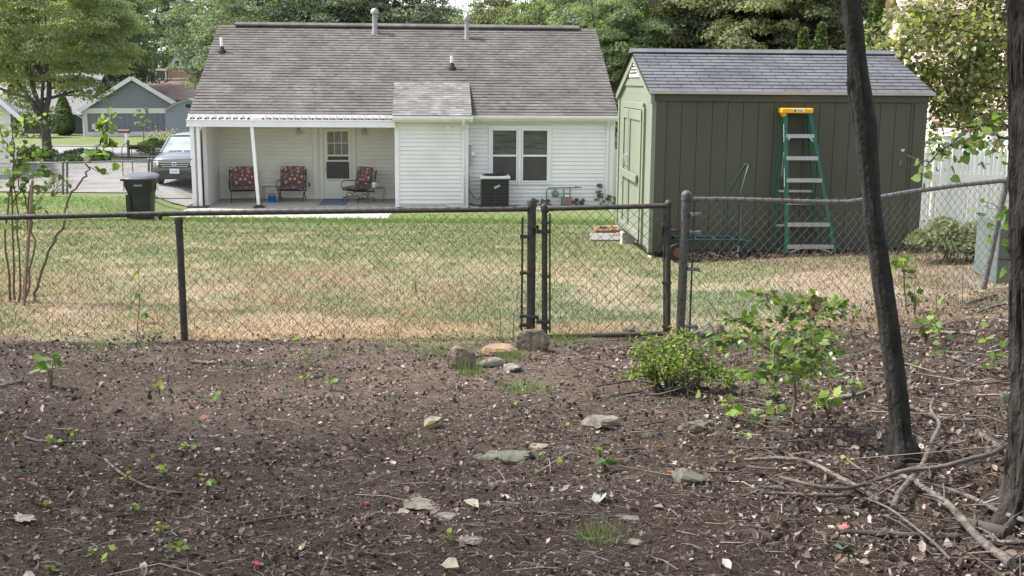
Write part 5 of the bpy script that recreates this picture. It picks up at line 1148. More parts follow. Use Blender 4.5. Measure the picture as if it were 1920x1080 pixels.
BR=[([(1894,1080),(1830,1030),(1790,980),(1714,929),(1680,901)],15,'thickest pale limb running from the bottom right corner up to the branch crossing',.05),
([(1650,956),(1609,929),(1560,905),(1519,881),(1462,869),(1395,873)],9,'curved pale stick arching left from the branch crossing',.04),
([(1893,860),(1837,886),(1777,909),(1710,912),(1665,924),(1605,944),(1545,959),(1492,939),(1462,916)],9,'long dark branch sweeping from thick trunk through the crossing to the left',.09),
([(1674,974),(1687,946),(1706,920),(1729,897),(1747,849),(1762,819),(1738,790),(1750,765)],9,'forked grey branch rising from the crossing toward the thin trunk',.08),
([(1597,935),(1500,935),(1425,931)],8,'straight dark stick lying left of the branch crossing',.02),
([(1781,1070),(1725,1017),(1669,976),(1620,948)],5,'thin whitish stick parallel to the thickest limb',.06),
([(1925,1002),(1871,980),(1819,950),(1759,924)],9,'pale stick from the crossing toward the right edge',.05),
([(1925,978),(1845,954)],7,'short stick touching the foot of the thick trunk',.03),
([(1796,1014),(1687,1010),(1582,1002)],15,'dark rotting log below the branch crossing',.0),
([(1925,1025),(1830,1025)],9,'reddish stick lying along the lower right edge',.02),
([(1925,1051),(1875,1056)],18,'stub of pale log at the lower right corner',.0),
([(1890,1012),(1800,987)],26,'thick decayed brown log beside the thick limb',.0),
([(1894,858),(1862,838),(1830,815)],15,'grey decayed log behind the thick trunk base',.0),
([(1867,556),(1840,563),(1811,573)],6,'dark stick at the foot of the galvanised fence post',.01),
([(1905,570),(1869,578),(1831,591)],6,'curved dark stick under the utility cabinet',.02),
([(196,864),(228,897),(293,925),(350,929)],5,'slender bent stick in the left foreground',.01),
([(0,728),(41,717)],8,'thick stick stub at the left edge',.0),
([(444,986),(530,974),(627,954)],4,'long thin dark twig left of bottom centre',.01),
([(45,823),(77,836),(179,831)],5,'pale stick at left among the small seedlings',.01),
([(917,918),(963,903)],7,'short pale stick above the speckled stone',.0),
([(980,963),(1067,967),(1167,973)],3.5,'thin dark twig pointing at the small mossy stone',.01),
([(363,681),(407,683)],7,'short dark stick just in front of the fence post',.0),
([(1100,872),(1148,866),(1205,862)],3.5,'thin twig right of the leafy seedlings at centre',.01),
([(1640,735),(1580,755),(1500,760)],7,'brown stick behind the young oak sapling',.02),
([(1700,770),(1735,790),(1790,800),(1830,795)],9,'grey stick just right of the thin trunk',.03),
([(1880,700),(1820,690),(1760,670)],6,'stick on the bank below the wiry seedling',.02),
([(1500,840),(1440,850),(1380,842)],6,'stick lying before the sapling base',.01),
([(1700,640),(1760,625),(1830,632)],6,'stick on the bank right of the thin trunk, highest up',.02)]
for i,(pts,d,lab,rz) in enumerate(BR): branch(pts,d,lab,rise=rz,seed=i+40,m=[M_STICK,M_STICK,M_BARKG][i%3] if i not in(8,11) else M_BARK)
# ---------------- foreground trees ----------------
def trunk_px(pts,Y_,dfun=None):
    out=[]
    for x,y,w_ in pts: p=at(x,y,Y_); out.append((p,w_/2/F*((p-Vector((0,0,HC))).dot(FW))))
    return out
tp_=trunk_px([(1693,842,44),(1690,815,36),(1678,700,39),(1665,600,38),(1650,500,37),(1641,440,36),(1634,380,34),(1627,300,38),(1622,236,44),(1612,170,43),(1606,100,33),(1596,0,33),(1585,-80,30)],5.35)
base=tp_[0][0].copy(); base.z=hz(base.x,base.y)
TT=thing('slender_tree','slender dark leaning tree trunk in front of the shed','tree',base)
pts=[p-base for p,_ in tp_];rad=[r for _,r in tp_]
pts=[Vector((0,0,-.12))]+pts; rad=[rad[0]*1.9]+rad; rad[1]*=1.4;rad[2]*=1.08
pts.append(pts[-1]+Vector((-.25,0,1.1)));rad.append(.055);pts.append(pts[-1]+Vector((-.3,.1,1.6)));rad.append(.045)
P2=[];R2=[]
for (a,b,ra,rb) in zip(pts[:-1],pts[1:],rad[:-1],rad[1:]):
    m_=max(1,int((b-a).length/.03))
    for j in range(m_): P2.append(a.lerp(b,j/m_)); R2.append(ra+(rb-ra)*j/m_)
P2.append(pts[-1]);R2.append(rad[-1]); nr=36; vs=[]
for c_,r_ in zip(P2,R2):
    for j in range(nr):
        t_=2*math.pi*j/nr; q_=.93+.16*vn(np.array([t_*5+.8*math.sin(c_.z*3)]),np.array([c_.z*5.0]),91)[0]+.05*(vn(np.array([t_*13]),np.array([c_.z*22]),92)[0]-.5)-(.10 if vn(np.array([t_*2.1]),np.array([c_.z*1.4]),93)[0]>.78 else 0)
        vs.append((c_.x+math.cos(t_)*r_*q_,c_.y+math.sin(t_)*r_*q_,c_.z))
k=MB().add(vs,[(i*nr+j,i*nr+(j+1)%nr,(i+1)*nr+(j+1)%nr,(i+1)*nr+j) for i in range(len(P2)-1) for j in range(nr)]); p_=at(1593,165,5.35)-base; k.tube([p_+Vector((.03,0,0)),p_+Vector((-.005,-.02,.03)),p_+Vector((-.012,-.025,.05))],[.03,.022,.008],8)
tips=[];rn=random.Random(5)
for j in range(5): limb(k,pts[-1]+Vector((0,0,-.4*j+.6)),(rn.gauss(0,.8),rn.gauss(0,.8),.6),1.6,.03,2,rn,tips,.12,3,.6,6)
k.build('trunk',mat('smooth_bark',(.012,.010,.008),.9,.4,14,1.0,50,c2=(.036,.032,.026),dist=.012,stretch=(1,1,.6)),TT,smooth=True)
crown_leaves('crown',pts[-1]+Vector((-.5,.1,1.6)),(2.3,2.3,1.5),70,60,.10,L_MAPLE,TT,55)
tp_=trunk_px([(1985,958,190),(1978,900,168),(1974,800,158),(1970,560,150),(1968,300,150),(1966,0,148),(1964,-200,140)],4.35)
base=tp_[0][0].copy(); base.z=hz(base.x,base.y)
BT=thing('oak_tree','thick dark furrowed tree trunk at the right edge of the photo','tree',base)
n=48; vs=[];rows=220; P0=[p-base for p,_ in tp_];R0_=[r for _,r in tp_]
zz_=[p.z for p in P0]; order=np.argsort(zz_); 
for i in range(rows+1):
    z=-.2+i/rows*7.0; cx=np.interp(z,np.array(zz_)[order],np.array([p.x for p in P0])[order]); r=np.interp(z,np.array(zz_)[order],np.array(R0_)[order])*(1-.03*max(0,z-2)); r*=1+.35*math.exp(-max(z,0)*7)
    for j in range(n*3):
        t_=2*math.pi*j/(n*3); ridge=vn(np.array([t_*8+.5*math.sin(z*5+t_)]),np.array([z*4.5]),77)[0]; rid2=vn(np.array([t_*17]),np.array([z*16]),78)[0]
        rr=r*(.86+.30*min(1,abs(ridge-.5)*3.2)*.45-.05*rid2)
        vs.append((cx+rr*math.cos(t_),rr*math.sin(t_),z))
n3=n*3; k=MB(); k.add(vs,[(i*n3+j,i*n3+(j+1)%n3,(i+1)*n3+(j+1)%n3,(i+1)*n3+j) for i in range(rows) for j in range(n3)]); tips=[]
for j in range(6): limb(k,(P0[-1].x,0,5.6+j*.2),(rn.gauss(-.3,.8),rn.gauss(0,.8),.55),2.6,.07,2,rn,tips,.12,3,.6,6)
k.build('trunk',mat('furrowed_bark',(.020,.016,.013),.95,.6,14,1.0,30,c2=(.065,.053,.044),dist=.05,stretch=(1,1,.35)),BT,smooth=True)
crown_leaves('crown',(P0[-1].x-.6,.3,7.7),(4.3,4.3,1.9),150,80,.13,L_MAPLE,BT,66)
# woodland trees outside the frame whose crowns shade the foreground
for i,(x,y,lab) in enumerate(((-6.5,-.5,'woodland tree left of the viewpoint'),(-2.2,-3.5,'woodland tree behind the viewpoint'),(5.5,1.5,'woodland tree right of the viewpoint'),(-8.5,4.0,'woodland tree left of the foreground'))):
    t=thing('woodland_tree',lab,'tree',(x,y,hz(x,y))); k=MB();tips=[]; limb(k,(0,0,-.3),(0,0,1),6.5,.2,2,rn,tips,.04,4,.6,9); k.build('trunk',M_BARK,t,smooth=True)
    crown_leaves('crown',(0,0,7.6),(3.6,3.6,1.9),110,48,.14,L_MAPLE,t,70+i)
# ---------------- leafy tree reaching in from the right (heart shaped leaves) ----------------
RBY=17.6
RBp=at(1915,470,RBY); RBp.z=hz(RBp.x,RBp.y)
RB=thing('redbud_tree','tree with large yellow green heart shaped leaves between shed roof and thick trunk','tree',RBp)
rn=random.Random(9); rg=np.random.default_rng(9)
def make_leafy(T,Tp,TW,sc,trunk,leafsize,lm,seed):
    k=MB(); LP=[];LD_=[]
    def rp_(px,py,Y_): return at(px,py,Y_)-Tp
    if trunk: k.tube([rp_(*p) for p in trunk[0]],trunk[1],9)
    for pts,de,sub in TW:
        P=[rp_(*p) for p in pts]; Q=[]; r=.009*sc
        for a,b in zip(P[:-1],P[1:]):
            for j in range(4): Q.append(a.lerp(b,j/4)+Vector((rn.gauss(0,.012),rn.gauss(0,.02),rn.gauss(0,.012)))*sc)
        Q.append(P[-1]); n_=len(Q); k.tube(Q,[r*(1-.75*i/n_) for i in range(n_)],6)
        for i in range(sub):
            a=rn.choice(Q[n_//5:]); d=Vector((rn.gauss(-.35,.5),rn.gauss(0,.7),rn.gauss(-.05,.45))).normalized()*rn.uniform(.5,1)*.27*sc; b=a+d
            k.tube([a,a+d*.5+Vector((0,0,.02*sc)),b],[.004*sc,.003*sc,.002*sc],5)
            for j in range(int(de)):
                c_=a+d*rn.random(); LP.append(c_+Vector((rn.gauss(0,.05),rn.gauss(0,.05),rn.gauss(-.03,.045)))*sc); LD_.append(d)
        for j in range(int(de*3)):
            c_=rn.choice(Q); LP.append(c_+Vector((rn.gauss(0,.11),rn.gauss(0,.11),rn.gauss(-.02,.09)))*sc); LD_.append(Vector((rn.gauss(0,1),rn.gauss(0,1),-.3)))
    k.build('trunk',M_BARK,T,smooth=True)
    A_=np.array([tuple(p) for p in LP]); D_=np.array([tuple(p) for p in LD_]); D_/=np.linalg.norm(D_,axis=1)[:,None]; D_[:,2]-=.5
    leaves('foliage',A_,leafsize*rg.uniform(.5,1.35,len(A_)),T_HRT,lm,T,bias=(0,-.4,.8),bw=.5,rng=rg,fwd=D_)
Y=RBY
MAIN=[([(1895,60,0),(1830,30,0),(1760,20,0),(1690,30,0)],44,26),([(1895,120,0),(1830,90,.3),(1770,70,.3),(1700,80,.2),(1670,100,0)],46,28),
([(1895,60,0),(1850,0,.3),(1800,-40,.3),(1720,-40,.2)],40,20),([(1900,200,0),(1850,150,.2),(1790,130,.2),(1740,130,0),(1700,140,0)],42,26),
([(1897,150,0),(1860,110,0),(1830,110,-.3)],34,16),([(1900,230,0),(1850,195,-.3),(1800,185,-.3),(1765,190,-.3)],30,18),([(1900,120,0),(1870,60,.3),(1830,20,.4)],40,16),
([(1893,170,-.5),(1840,160,-.5),(1800,160,-.4),(1755,170,-.4)],36,20),([(1895,262,-.4),(1850,235,-.4),(1810,235,-.4),(1770,250,-.5)],15,9),([(1893,240,.3),(1850,215,.3),(1790,215,.3),(1760,225,.3)],22,12),
([(1895,20,0),(1880,-30,0),(1850,-60,0)],36,16),([(1895,90,-.5),(1860,50,-.6),(1800,60,-.6),(1730,55,-.5)],36,18),([(1895,200,.6),(1870,150,.6),(1830,70,.6),(1760,0,.6)],36,18)]
MAIN=[([(a,b,Y+c) for a,b,c in p],de*.8,su) for p,de,su in MAIN]
make_leafy(RB,RBp,MAIN,2.1,([(1915,475,Y),(1912,400,Y),(1905,250,Y),(1898,120,Y),(1895,20,Y),(1890,-120,Y)],[.13,.11,.10,.085,.07,.05]),.068,L_RED,1)
NBp=at(1935,590,7.8); NBp.z=hz(NBp.x,NBp.y)
NB=thing('sapling','slender sapling beside the thick trunk with sparse leafy sprays hanging over the white fence','sapling',NBp)
make_leafy(NB,NBp,[([(1915,300,7.8),(1893,262,7.6),(1850,248,7.6),(1815,262,7.6),(1785,268,7.6)],5,6),([(1915,300,7.8),(1893,240,7.6),(1840,235,7.6),(1800,255,7.6),(1775,285,7.6)],4,5),([(1800,255,7.6),(1765,282,7.6),(1735,312,7.6),(1726,330,7.6)],2.2,3),([(1775,285,7.6),(1745,305,7.6),(1720,300,7.6)],2,2),([(1920,420,7.9),(1900,385,7.9),(1884,405,7.9),(1880,440,7.8)],6,5),([(1920,500,7.9),(1895,440,7.9),(1888,460,7.9)],4,3)],.85,
([(1935,592,7.8),(1925,450,7.8),(1915,300,7.8),(1905,200,7.8)],[.022,.018,.014,.010]),.05,L_SAP,2)
# hanging pale green leaves beside the thick trunk
# ---------------- saplings and seedlings ----------------
def sapling(name,lab,base,twigs,leafm,tmpl,size,nper,stemr=.01,seed=1,grp=None,cat='sapling',spr=.06,bias=(0,0,1),bw=.6):
    """twigs: list of px polylines with depth"""
    rn=random.Random(seed);rg=np.random.default_rng(seed); t=thing(name,lab,cat,base,0,grp); k=MB();LP=[];FD=[]
    for tw,r,n_,frm in twigs:
        P=[at(*q)-base for q in tw]; Q=[]
        for a,b in zip(P[:-1],P[1:]):
            for j in range(4): Q.append(a.lerp(b,j/4)+Vector((rn.gauss(0,r*.8),rn.gauss(0,r*.8),rn.gauss(0,r*.8))))
        Q.append(P[-1]); m_=len(Q); k.tube(Q,[r*(1-.7*i/m_) for i in range(m_)],6)
        for _ in range(n_):
            i=rn.randrange(int(m_*frm),m_); d=Vector((rn.gauss(0,1),rn.gauss(0,1),rn.gauss(-.15,.4))).normalized(); c_=Q[i]+d*rn.uniform(.01,spr); k.tube([Q[i],c_],[.0016,.001],4); LP.append(c_);FD.append(d)
    k.build('stem',M_STEM if r<.02 else M_BARKG,t)
    if LP:
        LPn=np.array([tuple(p) for p in LP]);Fn=np.array([tuple(p) for p in FD]); leaves('foliage',LPn,size*rg.uniform(.6,1.25,len(LPn)),tmpl,leafm,t,bias=bias,bw=bw,rng=rg,fwd=Fn)
    return t
# left multi stem sapling beyond fence
Y1=11.2; b=at(45,567,Y1); b.z=hz(b.x,b.y)
ST_=[([(18,567,Y1),(10,470,Y1),(16,380,Y1),(30,310,Y1),(10,260,Y1),(-10,215,Y1)],.013,39,.3),
([(28,565,Y1),(24,450,Y1),(20,340,Y1),(28,270,Y1),(20,235,Y1)],.012,33,.3),
([(36,566,Y1),(38,470,Y1),(30,380,Y1),(24,320,Y1),(35,280,Y1)],.011,33,.35),
([(45,566,Y1),(52,440,Y1),(58,350,Y1),(62,337,Y1)],.014,6,.5),
([(52,562,Y1),(65,450,Y1),(50,380,Y1),(38,350,Y1),(28,310,Y1),(60,300,Y1)],.011,36,.3),
([(24,380,Y1),(60,330,Y1),(90,320,Y1),(118,335,Y1)],.009,39,.2),([(24,330,Y1),(50,280,Y1),(70,275,Y1),(80,290,Y1)],.008,33,.2),
([(24,260,Y1),(45,235,Y1),(60,225,Y1),(66,222,Y1)],.008,33,.2),([(58,400,Y1),(70,380,Y1),(84,358,Y1),(86,345,Y1)],.006,12,.5),([(30,420,Y1),(45,400,Y1),(80,390,Y1)],.006,18,.3)]
sapling('sapling','multi stemmed leafy sapling with red brown stake at the far left behind the fence',b,ST_,L_SAP,T_HRT,.052,0,seed=3,spr=.13,bias=(0,-.3,.8))
b2=at(62,566,10.9); b2.z=hz(b2.x,b2.y); Y2=10.9
sapling('sapling','leaning curved sapling rising right from the left stem cluster',b2,[([(62,566,Y2),(72,530,Y2),(100,450,Y2),(121,430,Y2),(122,400,Y2),(128,375,Y2),(160,330,Y2),(168,300,Y2),(185,270,Y2),(200,245,Y2),(205,220,Y2)],.016,26,.72),
([(200,245,Y2),(190,235,Y2),(186,228,Y2)],.005,14,.2),([(190,262,Y2),(205,262,Y2),(212,285,Y2)],.005,8,.3),([(165,312,Y2),(190,325,Y2),(208,325,Y2)],.004,5,.6),([(185,270,Y2),(196,275,Y2),(200,262,Y2)],.004,8,.3)],L_SAP,T_HRT,.07,0,seed=6,spr=.09,bias=(0,-.3,.8))
sapling('sapling','curly bare topped sapling with looping pale twigs behind the fence',at(126,320,10.9)*1,[([(135,372,Y2),(133,340,Y2),(130,300,Y2),(126,290,Y2),(110,265,Y2),(112,250,Y2),(125,243,Y2),(142,246,Y2)],.006,8,.5),([(130,300,Y2),(140,280,Y2),(150,268,Y2),(165,262,Y2)],.005,16,.4),([(122,280,Y2),(115,270,Y2),(105,262,Y2)],.004,12,.3)],L_SAP,T_HRT,.07,0,seed=8,spr=.08,bias=(0,-.3,.8)) if False else None
# reddish stake
p=at(45,566,11.0);p.z=hz(p.x,p.y);q=at(61,338,11.0)-p
tag(MB().tube([(0,0,0),q*.5,q],[.017,.016,.014],8).build('garden_stake',mat('stake_brown',(.20,.13,.09),.8,.2,12),None,loc=p),'straight reddish brown stake standing among the sapling stems at left','stake')
# young oak sapling with canopy
Yo=6.0;b=at(1492,803,Yo);b.z=hz(b.x,b.y)
OT=[([(1492,806,Yo),(1487,770,Yo),(1487,700,Yo),(1488,660,Yo),(1484,620,Yo),(1478,585,Yo),(1455,560,Yo),(1425,548,Yo)],.011,99,.45),
([(1487,680,Yo),(1460,665,5.9),(1420,640,5.8),(1385,625,5.8),(1345,640,5.8)],.006,136,.15),([(1487,690,Yo),(1520,665,6.1),(1550,650,6.1),(1568,620,6.1)],.006,118,.15),
([(1487,665,Yo),(1470,690,5.7),(1440,700,5.6),(1410,690,5.6)],.005,89,.15),([(1485,640,Yo),(1520,600,6.2),(1550,575,6.2),(1566,570,6.2)],.006,99,.3),([(1484,640,Yo),(1440,620,6.2),(1400,600,6.3),(1380,600,6.3)],.005,106,.2),([(1487,690,Yo),(1520,690,5.7),(1545,680,5.6)],.005,76,.15),([(1482,600,Yo),(1500,570,5.9),(1530,560,5.9)],.005,64,.2),([(1487,650,Yo),(1500,640,5.6),(1525,635,5.5)],.004,59,.2)]
sapling('sapling','young oak sapling with flat spreading green crown and thin stem',b,OT,L_HOLLY,T_OVAL,.050,0,seed=12,spr=.11,bw=.9)
# wilted cluster on it
pw_=at(1528,575,5.85); leaves('dead_leaf_cluster',np.array([tuple(pw_+Vector((rn.gauss(0,.02),rn.gauss(0,.02),rn.gauss(0,.025)))) for _ in range(5)]),.06,T_OVAL,ramp_mat('brown_leaf',[(.05,.03,.02),(.16,.09,.05),(.07,.08,.05)],.8,.2),None,bias=(0,-1,.2)); o=bpy.data.objects['dead_leaf_cluster']; tag(o,'small cluster of brown withered leaves hanging on the oak sapling','dead leaves')
# bright shrub
def bright_shrub():
    p=og(1262,738); t=thing('shrub','bright yellow green barberry like shrub with dark woody base','shrub',p); rn=random.Random(21);k=MB();LP=[]
    for px,py,dy in [(1190,665,.0),(1200,700,-.1),(1215,640,.1),(1235,632,.15),(1260,650,.2),(1290,628,.1),(1320,662,.1),(1350,690,.0),(1390,705,-.05),(1370,722,-.1),(1180,715,-.1),(1240,680,-.15),(1290,690,-.2),(1330,715,-.2),(1225,660,-.05),(1305,655,0),(1270,635,.2),(1345,705,.1),(1205,650,.15),(1390,715,.1),(1275,672,-.1),(1180,700,0)]:
        e_=at(px,py,p.y+dy)-p; s0=Vector((rn.gauss(0,.06)+e_.x*.25,rn.gauss(0,.05),0)); Q=[]
        for j in range(9):
            u=j/8; Q.append(s0.lerp(e_,u)+Vector((rn.gauss(0,.008),rn.gauss(0,.01),.10*math.sin(u*math.pi)*.6)))
        k.tube(Q,[.008*(1-.7*i/9) for i in range(9)],5)
        for j in range(8):
            a=Q[rn.randrange(2,9)]; d=Vector((rn.gauss(0,.6),rn.gauss(0,.6),rn.gauss(.3,.5))).normalized()*rn.uniform(.05,.13); k.tube([a,a+d],[.003,.0015],4)
            for _ in range(14): LP.append(a+d*rn.random()+Vector((rn.gauss(0,.012),rn.gauss(0,.012),rn.gauss(0,.012))))
        for _ in range(26): a=Q[rn.randrange(3,9)]; LP.append(a+Vector((rn.gauss(0,.025),rn.gauss(0,.025),rn.gauss(0,.025))))
    k.build('stem',M_BARK,t); leaves('foliage',np.array([tuple(q) for q in LP]),.021*RNG.uniform(.7,1.4,len(LP)),T_OVAL,L_YG,t,bw=.5)
bright_shrub()
# bare wiry stems
for i,(bx,by,pts,lab,n_) in enumerate([(938,628,[(938,628),(936,560),(932,545)],'bare upright twig behind the boulders left of the gate',0),(963,640,[(963,640),(962,600),(968,570)],'short dead stalk beside the gate terminal post',0),(1300,760,[(1292,800),(1288,730),(1284,690)],'thin bare stalk in front of the bright shrub',1),
  (1775,690,[(1775,690),(1768,640),(1750,600),(1757,570)],'wiry dark stem on the right bank',14),(1868,720,[(1868,720),(1862,670),(1855,620),(1868,585)],'tall wiry stem left of the thick trunk',16),(1735,590,[(1757,584),(1757,540),(1757,470),(1757,455)],'thin straight stem before the sprawling shrub',2),(1803,590,[(1803,578),(1808,480),(1806,400)],'tall bare stem left of the leaning fence post',0),(1715,600,[(1713,592),(1716,520),(1718,485)],'thin dark stem right of the leafy oak shoot',1),(1700,590,[(1703,590),(1697,540),(1694,500),(1690,480)],'leafy oak shoot with dark stem right of the leaning trunk',30),
  (563,700,[(568,705),(560,660),(566,640)],'thin wisp of stem left of the boulders',4),(138,840,[(138,880),(134,845),(130,830)],'dead thin stalk among the left seedlings',0),(255,470,[(255,640),(262,560),(258,490)],'single weedy stem with a few leaves inside the left fence',8)]):
    p=og(pts[0][0],pts[0][1]); sapling('wiry_seedling',lab,p,[([(a,b_,p.y) for a,b_ in pts],.004 if i not in(8,) else .008,n_,.3)],L_SAP,T_HRT if i!=8 else T_MAP,.05 if i!=8 else .075,0,seed=60+i,spr=.07,cat='seedling',grp='thin stems around the fence')
# little seedlings
SD=[(97,700,66,60,0,9,'tallest leafy seedling at left, just in front of the fence'),(300,735,26,20,0,5,'seedling with two bright leaves left of the fence post, in the open soil'),(572,714,24,26,1,5,'small green seedling below the wisp of stem'),(622,724,34,18,1,7,'flat seedling right beside the small one left of the boulders'),(350,846,38,20,1,7,'yellow green maple seedling below the brown leaf'),(289,866,18,22,0,4,'pair of drooping leaves left of the bent stick end'),(312,888,26,18,1,5,'low maple seedling right above the bent stick'),(240,900,26,20,1,8,'leafy seedling at the upper end of the bent stick'),(388,914,40,36,1,9,'largest maple seedling in the left foreground'),(256,957,34,16,1,6,'bright spread seedling below the bent stick'),(93,946,24,16,1,5,'maple seedling alone in the left foreground'),(139,968,18,16,0,3,'single leaf seedling right of the lone maple one'),(28,824,34,22,0,6,'seedling cluster at the left edge'),(98,830,40,24,0,7,'seedling cluster at the stick near the left edge'),(141,822,20,20,0,4,'two leaf seedling right of the left edge clusters'),(404,750,24,18,1,4,'small seedling right of the orange brown leaf'),(208,1052,34,30,1,4,'large lobed leaf seedling near the bottom left'),(303,1002,30,30,1,6,'upright maple seedling low on the left'),(95,1068,26,18,1,4,'seedling cut by the bottom edge at left'),(335,1032,42,24,1,7,'orange tinged maple seedling near the bottom left'),(178,1044,24,14,1,3,'small tinged leaf near the bottom left'),(845,917,14,12,0,2,'tiny green leaf above the speckled stone'),(967,764,14,14,0,3,'tiny seedling in the middle of the bare soil'),(1014,858,20,26,1,5,'yellow green seedling touching the mossy slab'),(1012,890,20,14,1,4,'seedling below the mossy slab'),(1043,871,24,14,1,4,'maple seedling right of the mossy slab'),(1126,850,20,22,1,4,'upper of two seedlings right of the mossy slab'),(1134,874,56,22,0,9,'wide low seedling patch in the centre right'),(839,1010,26,16,0,4,'small seedling left of the whitish stone'),(1585,868,26,26,1,5,'maple seedling left of the thin trunk base'),(1657,1030,18,12,0,2,'yellow leaf pair below the rotting log'),(1592,1052,16,20,1,3,'small maple seedling in the lower right litter'),(1393,826,20,16,1,4,'seedling below the oak sapling leaves'),(1512,735,30,30,1,9,'light seedling right of the oak sapling stem'),(1600,735,34,40,1,11,'leafy seedling between the oak sapling and thin trunk'),(1555,765,70,40,1,14,'broad group of lobed leaves right of the oak stem'),(1440,745,50,26,0,8,'oval bright leaves left of the oak sapling stem'),(1455,770,50,30,0,8,'yellow green leaves low left of the oak sapling stem'),(1372,775,60,34,1,12,'dark green lobed leaves near the bright shrub'),(1420,790,60,22,1,10,'bluish green oak leaves below the oak sapling'),(1735,625,56,50,1,16,'bright leafy plant right of the thin trunk'),(1720,690,30,30,0,6,'small plant right of the thin trunk at mid height'),(1715,570,40,40,1,12,'bright leaves under the leafy oak shoot'),(1600,590,30,26,1,6,'pale weed in front of the fence left of the thin trunk'),(780,535,24,26,1,7,'green weed in the lawn behind the middle fence'),(265,595,36,24,1,8,'green weed clump behind the fence at left'),(1060,800,16,12,0,2,'tiny yellow leaf at the centre of the soil'),(1380,860,16,10,1,3,'small yellow green leaf before the oak sapling')]
for i,(px,py,wp,hp_,kd,nl,lab) in enumerate(SD):
    p=og(px,py+hp_*.45); D=(p-Vector((0,0,HC))).dot(FW); w_=wp/F*D;h_=hp_/F*D; rn=random.Random(100+i);rg=np.random.default_rng(100+i); k=MB();P=[];Fw=[]
    for j in range(nl):
        a=rn.random()*6.28; e_=Vector((math.cos(a)*w_*.32*rn.random(),math.sin(a)*w_*.32*rn.random(),h_*rn.uniform(.45,1.0)+.01)); k.tube([(0,0,-.01),(e_.x*.4,e_.y*.4,e_.z*.6),e_],[.0022,.0018,.0012],4); P.append(tuple(e_));Fw.append((math.cos(a),math.sin(a),-.1))
    t=k.build('seedling',M_STEM,None); t.location=p; tag(t,lab,'seedling','small seedlings on the ground')
    mm=L_YG if i%3 else L_SAP
    leaves('leaves',np.array(P),w_*(.42 if nl<6 else .3)*rg.uniform(.8,1.2,nl),T_MAP if kd else T_HRT,mm,t,bias=(0,-.25,1),bw=1.1,rng=rg,fwd=np.array(Fw))
# coloured fallen leaves
def cl(c): return ramp_mat('dry_leaf',[tuple(v*.5+.02 for v in c),tuple(min(1,v*.8+.02) for v in c)],.7,.2,nz=30)
CLF=[(392,784,30,(.42,.20,.12),'orange brown curled leaf lying flat at left'),(228,770,46,(.42,.36,.27),'pale tan ragged leaf at left'),(898,957,34,(.55,.5,.4),'pale curled leaf with long stalk near bottom centre'),(826,1066,50,(.40,.36,.29),'crumpled tan leaf at the bottom edge centre'),(1128,935,46,(.62,.62,.6),'white narrow leaf right of bottom centre'),(745,968,26,(.5,.42,.4),'small folded pinkish leaf left of the flat triangular stone'),(1590,995,22,(.42,.14,.13),'pink red leaf above the rotting log'),(1580,1032,38,(.16,.24,.22),'blue green leaf in the lower right litter'),(490,1064,18,(.55,.05,.09),'crimson leaf near the bottom left of centre'),(110,1072,16,(.45,.08,.04),'red leaf beside the seedling at the bottom edge'),(692,948,12,(.5,.02,.06),'tiny crimson leaf left of the speckled stone'),(36,902,12,(.55,.08,.06),'tiny red leaf at the far left'),(1256,886,14,(.6,.12,.03),'orange red leaf on the broad mossy stone'),(1228,842,20,(.50,.28,.06),'orange yellow leaf above the broad mossy stone'),(1475,716,22,(.65,.33,.03),'orange leaf beside the oak sapling stem'),(30,982,44,(.5,.43,.38),'large pale lobed leaf at the lower left'),(565,1037,26,(.6,.57,.52),'white leaf fragment bottom left of centre'),(795,804,40,(.5,.46,.38),'pale curled bark strip in the middle of the soil')]
for i,(px,py,wp,c_,lab) in enumerate(CLF):
    p=og(px,py); D=(p-Vector((0,0,HC))).dot(FW); o=leaves('fallen_leaf',np.array([[0,0,.012]]),wp/F*D,T_MAP if (c_[0]>.4 and c_[1]<.2) or 'lobed' in lab else T_CURL,cl(c_),None,bw=3,rng=np.random.default_rng(300+i)); o.location=p; tag(o,lab,'leaf','coloured fallen leaves')
# ---------------- ground cover: litter, twigs, grass ----------------
def scatter(n,y0,y1,pw=1.6,marg=1.12,rg=RNG,wfun=None):
    # density ~ 1/y^pw inside the view wedge widened by marg
    u=rg.random(n); a=1-pw+1
    y=(y0**a+u*(y1**a-y0**a))**(1/a); x=(rg.random(n)*2-1)*(y*.446*marg+2.4)
    if wfun is not None: k=rg.random(n)<wfun(x,y); x,y=x[k],y[k]
    return x,y
wood=lambda x,y: sst(9.75,9.0,y+(fbm(x*1.6,y*1.3,22)-.5)*.7-.35*sst(1.6,3.5,x)) 
x,y=scatter(340000,2.3,10.6,1.5,wfun=lambda x,y: wood(x,y)*(.40+.60*sst(.38,.6,fbm(x*1.6,y*2.4,41))))
M_CHIP=ramp_mat('litter_bits',[(.03,.020,.017),(.055,.040,.033),(.095,.070,.057),(.16,.125,.103),(.24,.20,.17),(.38,.33,.28)],.85,0,.3)
tag(leaves('leaf_litter_crumbs',np.stack([x,y,H(x,y)+.004],1),(.005+.024*RNG.random(len(x))**3)*(.75+.055*y),T_DIA,M_CHIP,None,bw=.9,rnd=RNG.beta(.9,1.45,len(x))),kind='stuff',label='brown crumbs of leaf litter and bark covering the soil',cat='leaf litter')
M_LIT=ramp_mat('dry_leaves',[(.03,.019,.015),(.06,.040,.031),(.105,.075,.058),(.18,.135,.11),(.32,.265,.225),(.48,.43,.38)],.75,.12,.4,tcol=(1.2,1,.8))
x,y=scatter(38000,2.3,11.2,1.4,wfun=lambda x,y: np.clip(wood(x,y)+.8*sst(2.2,3,x)*sst(11.2,10,y),0,1)*np.clip(.14+1.0*sst(.3,2.4,x-(4.5-y)*.1)+.25*sst(.55,.7,fbm(x*1.3,y*1.3,44)),0,1))
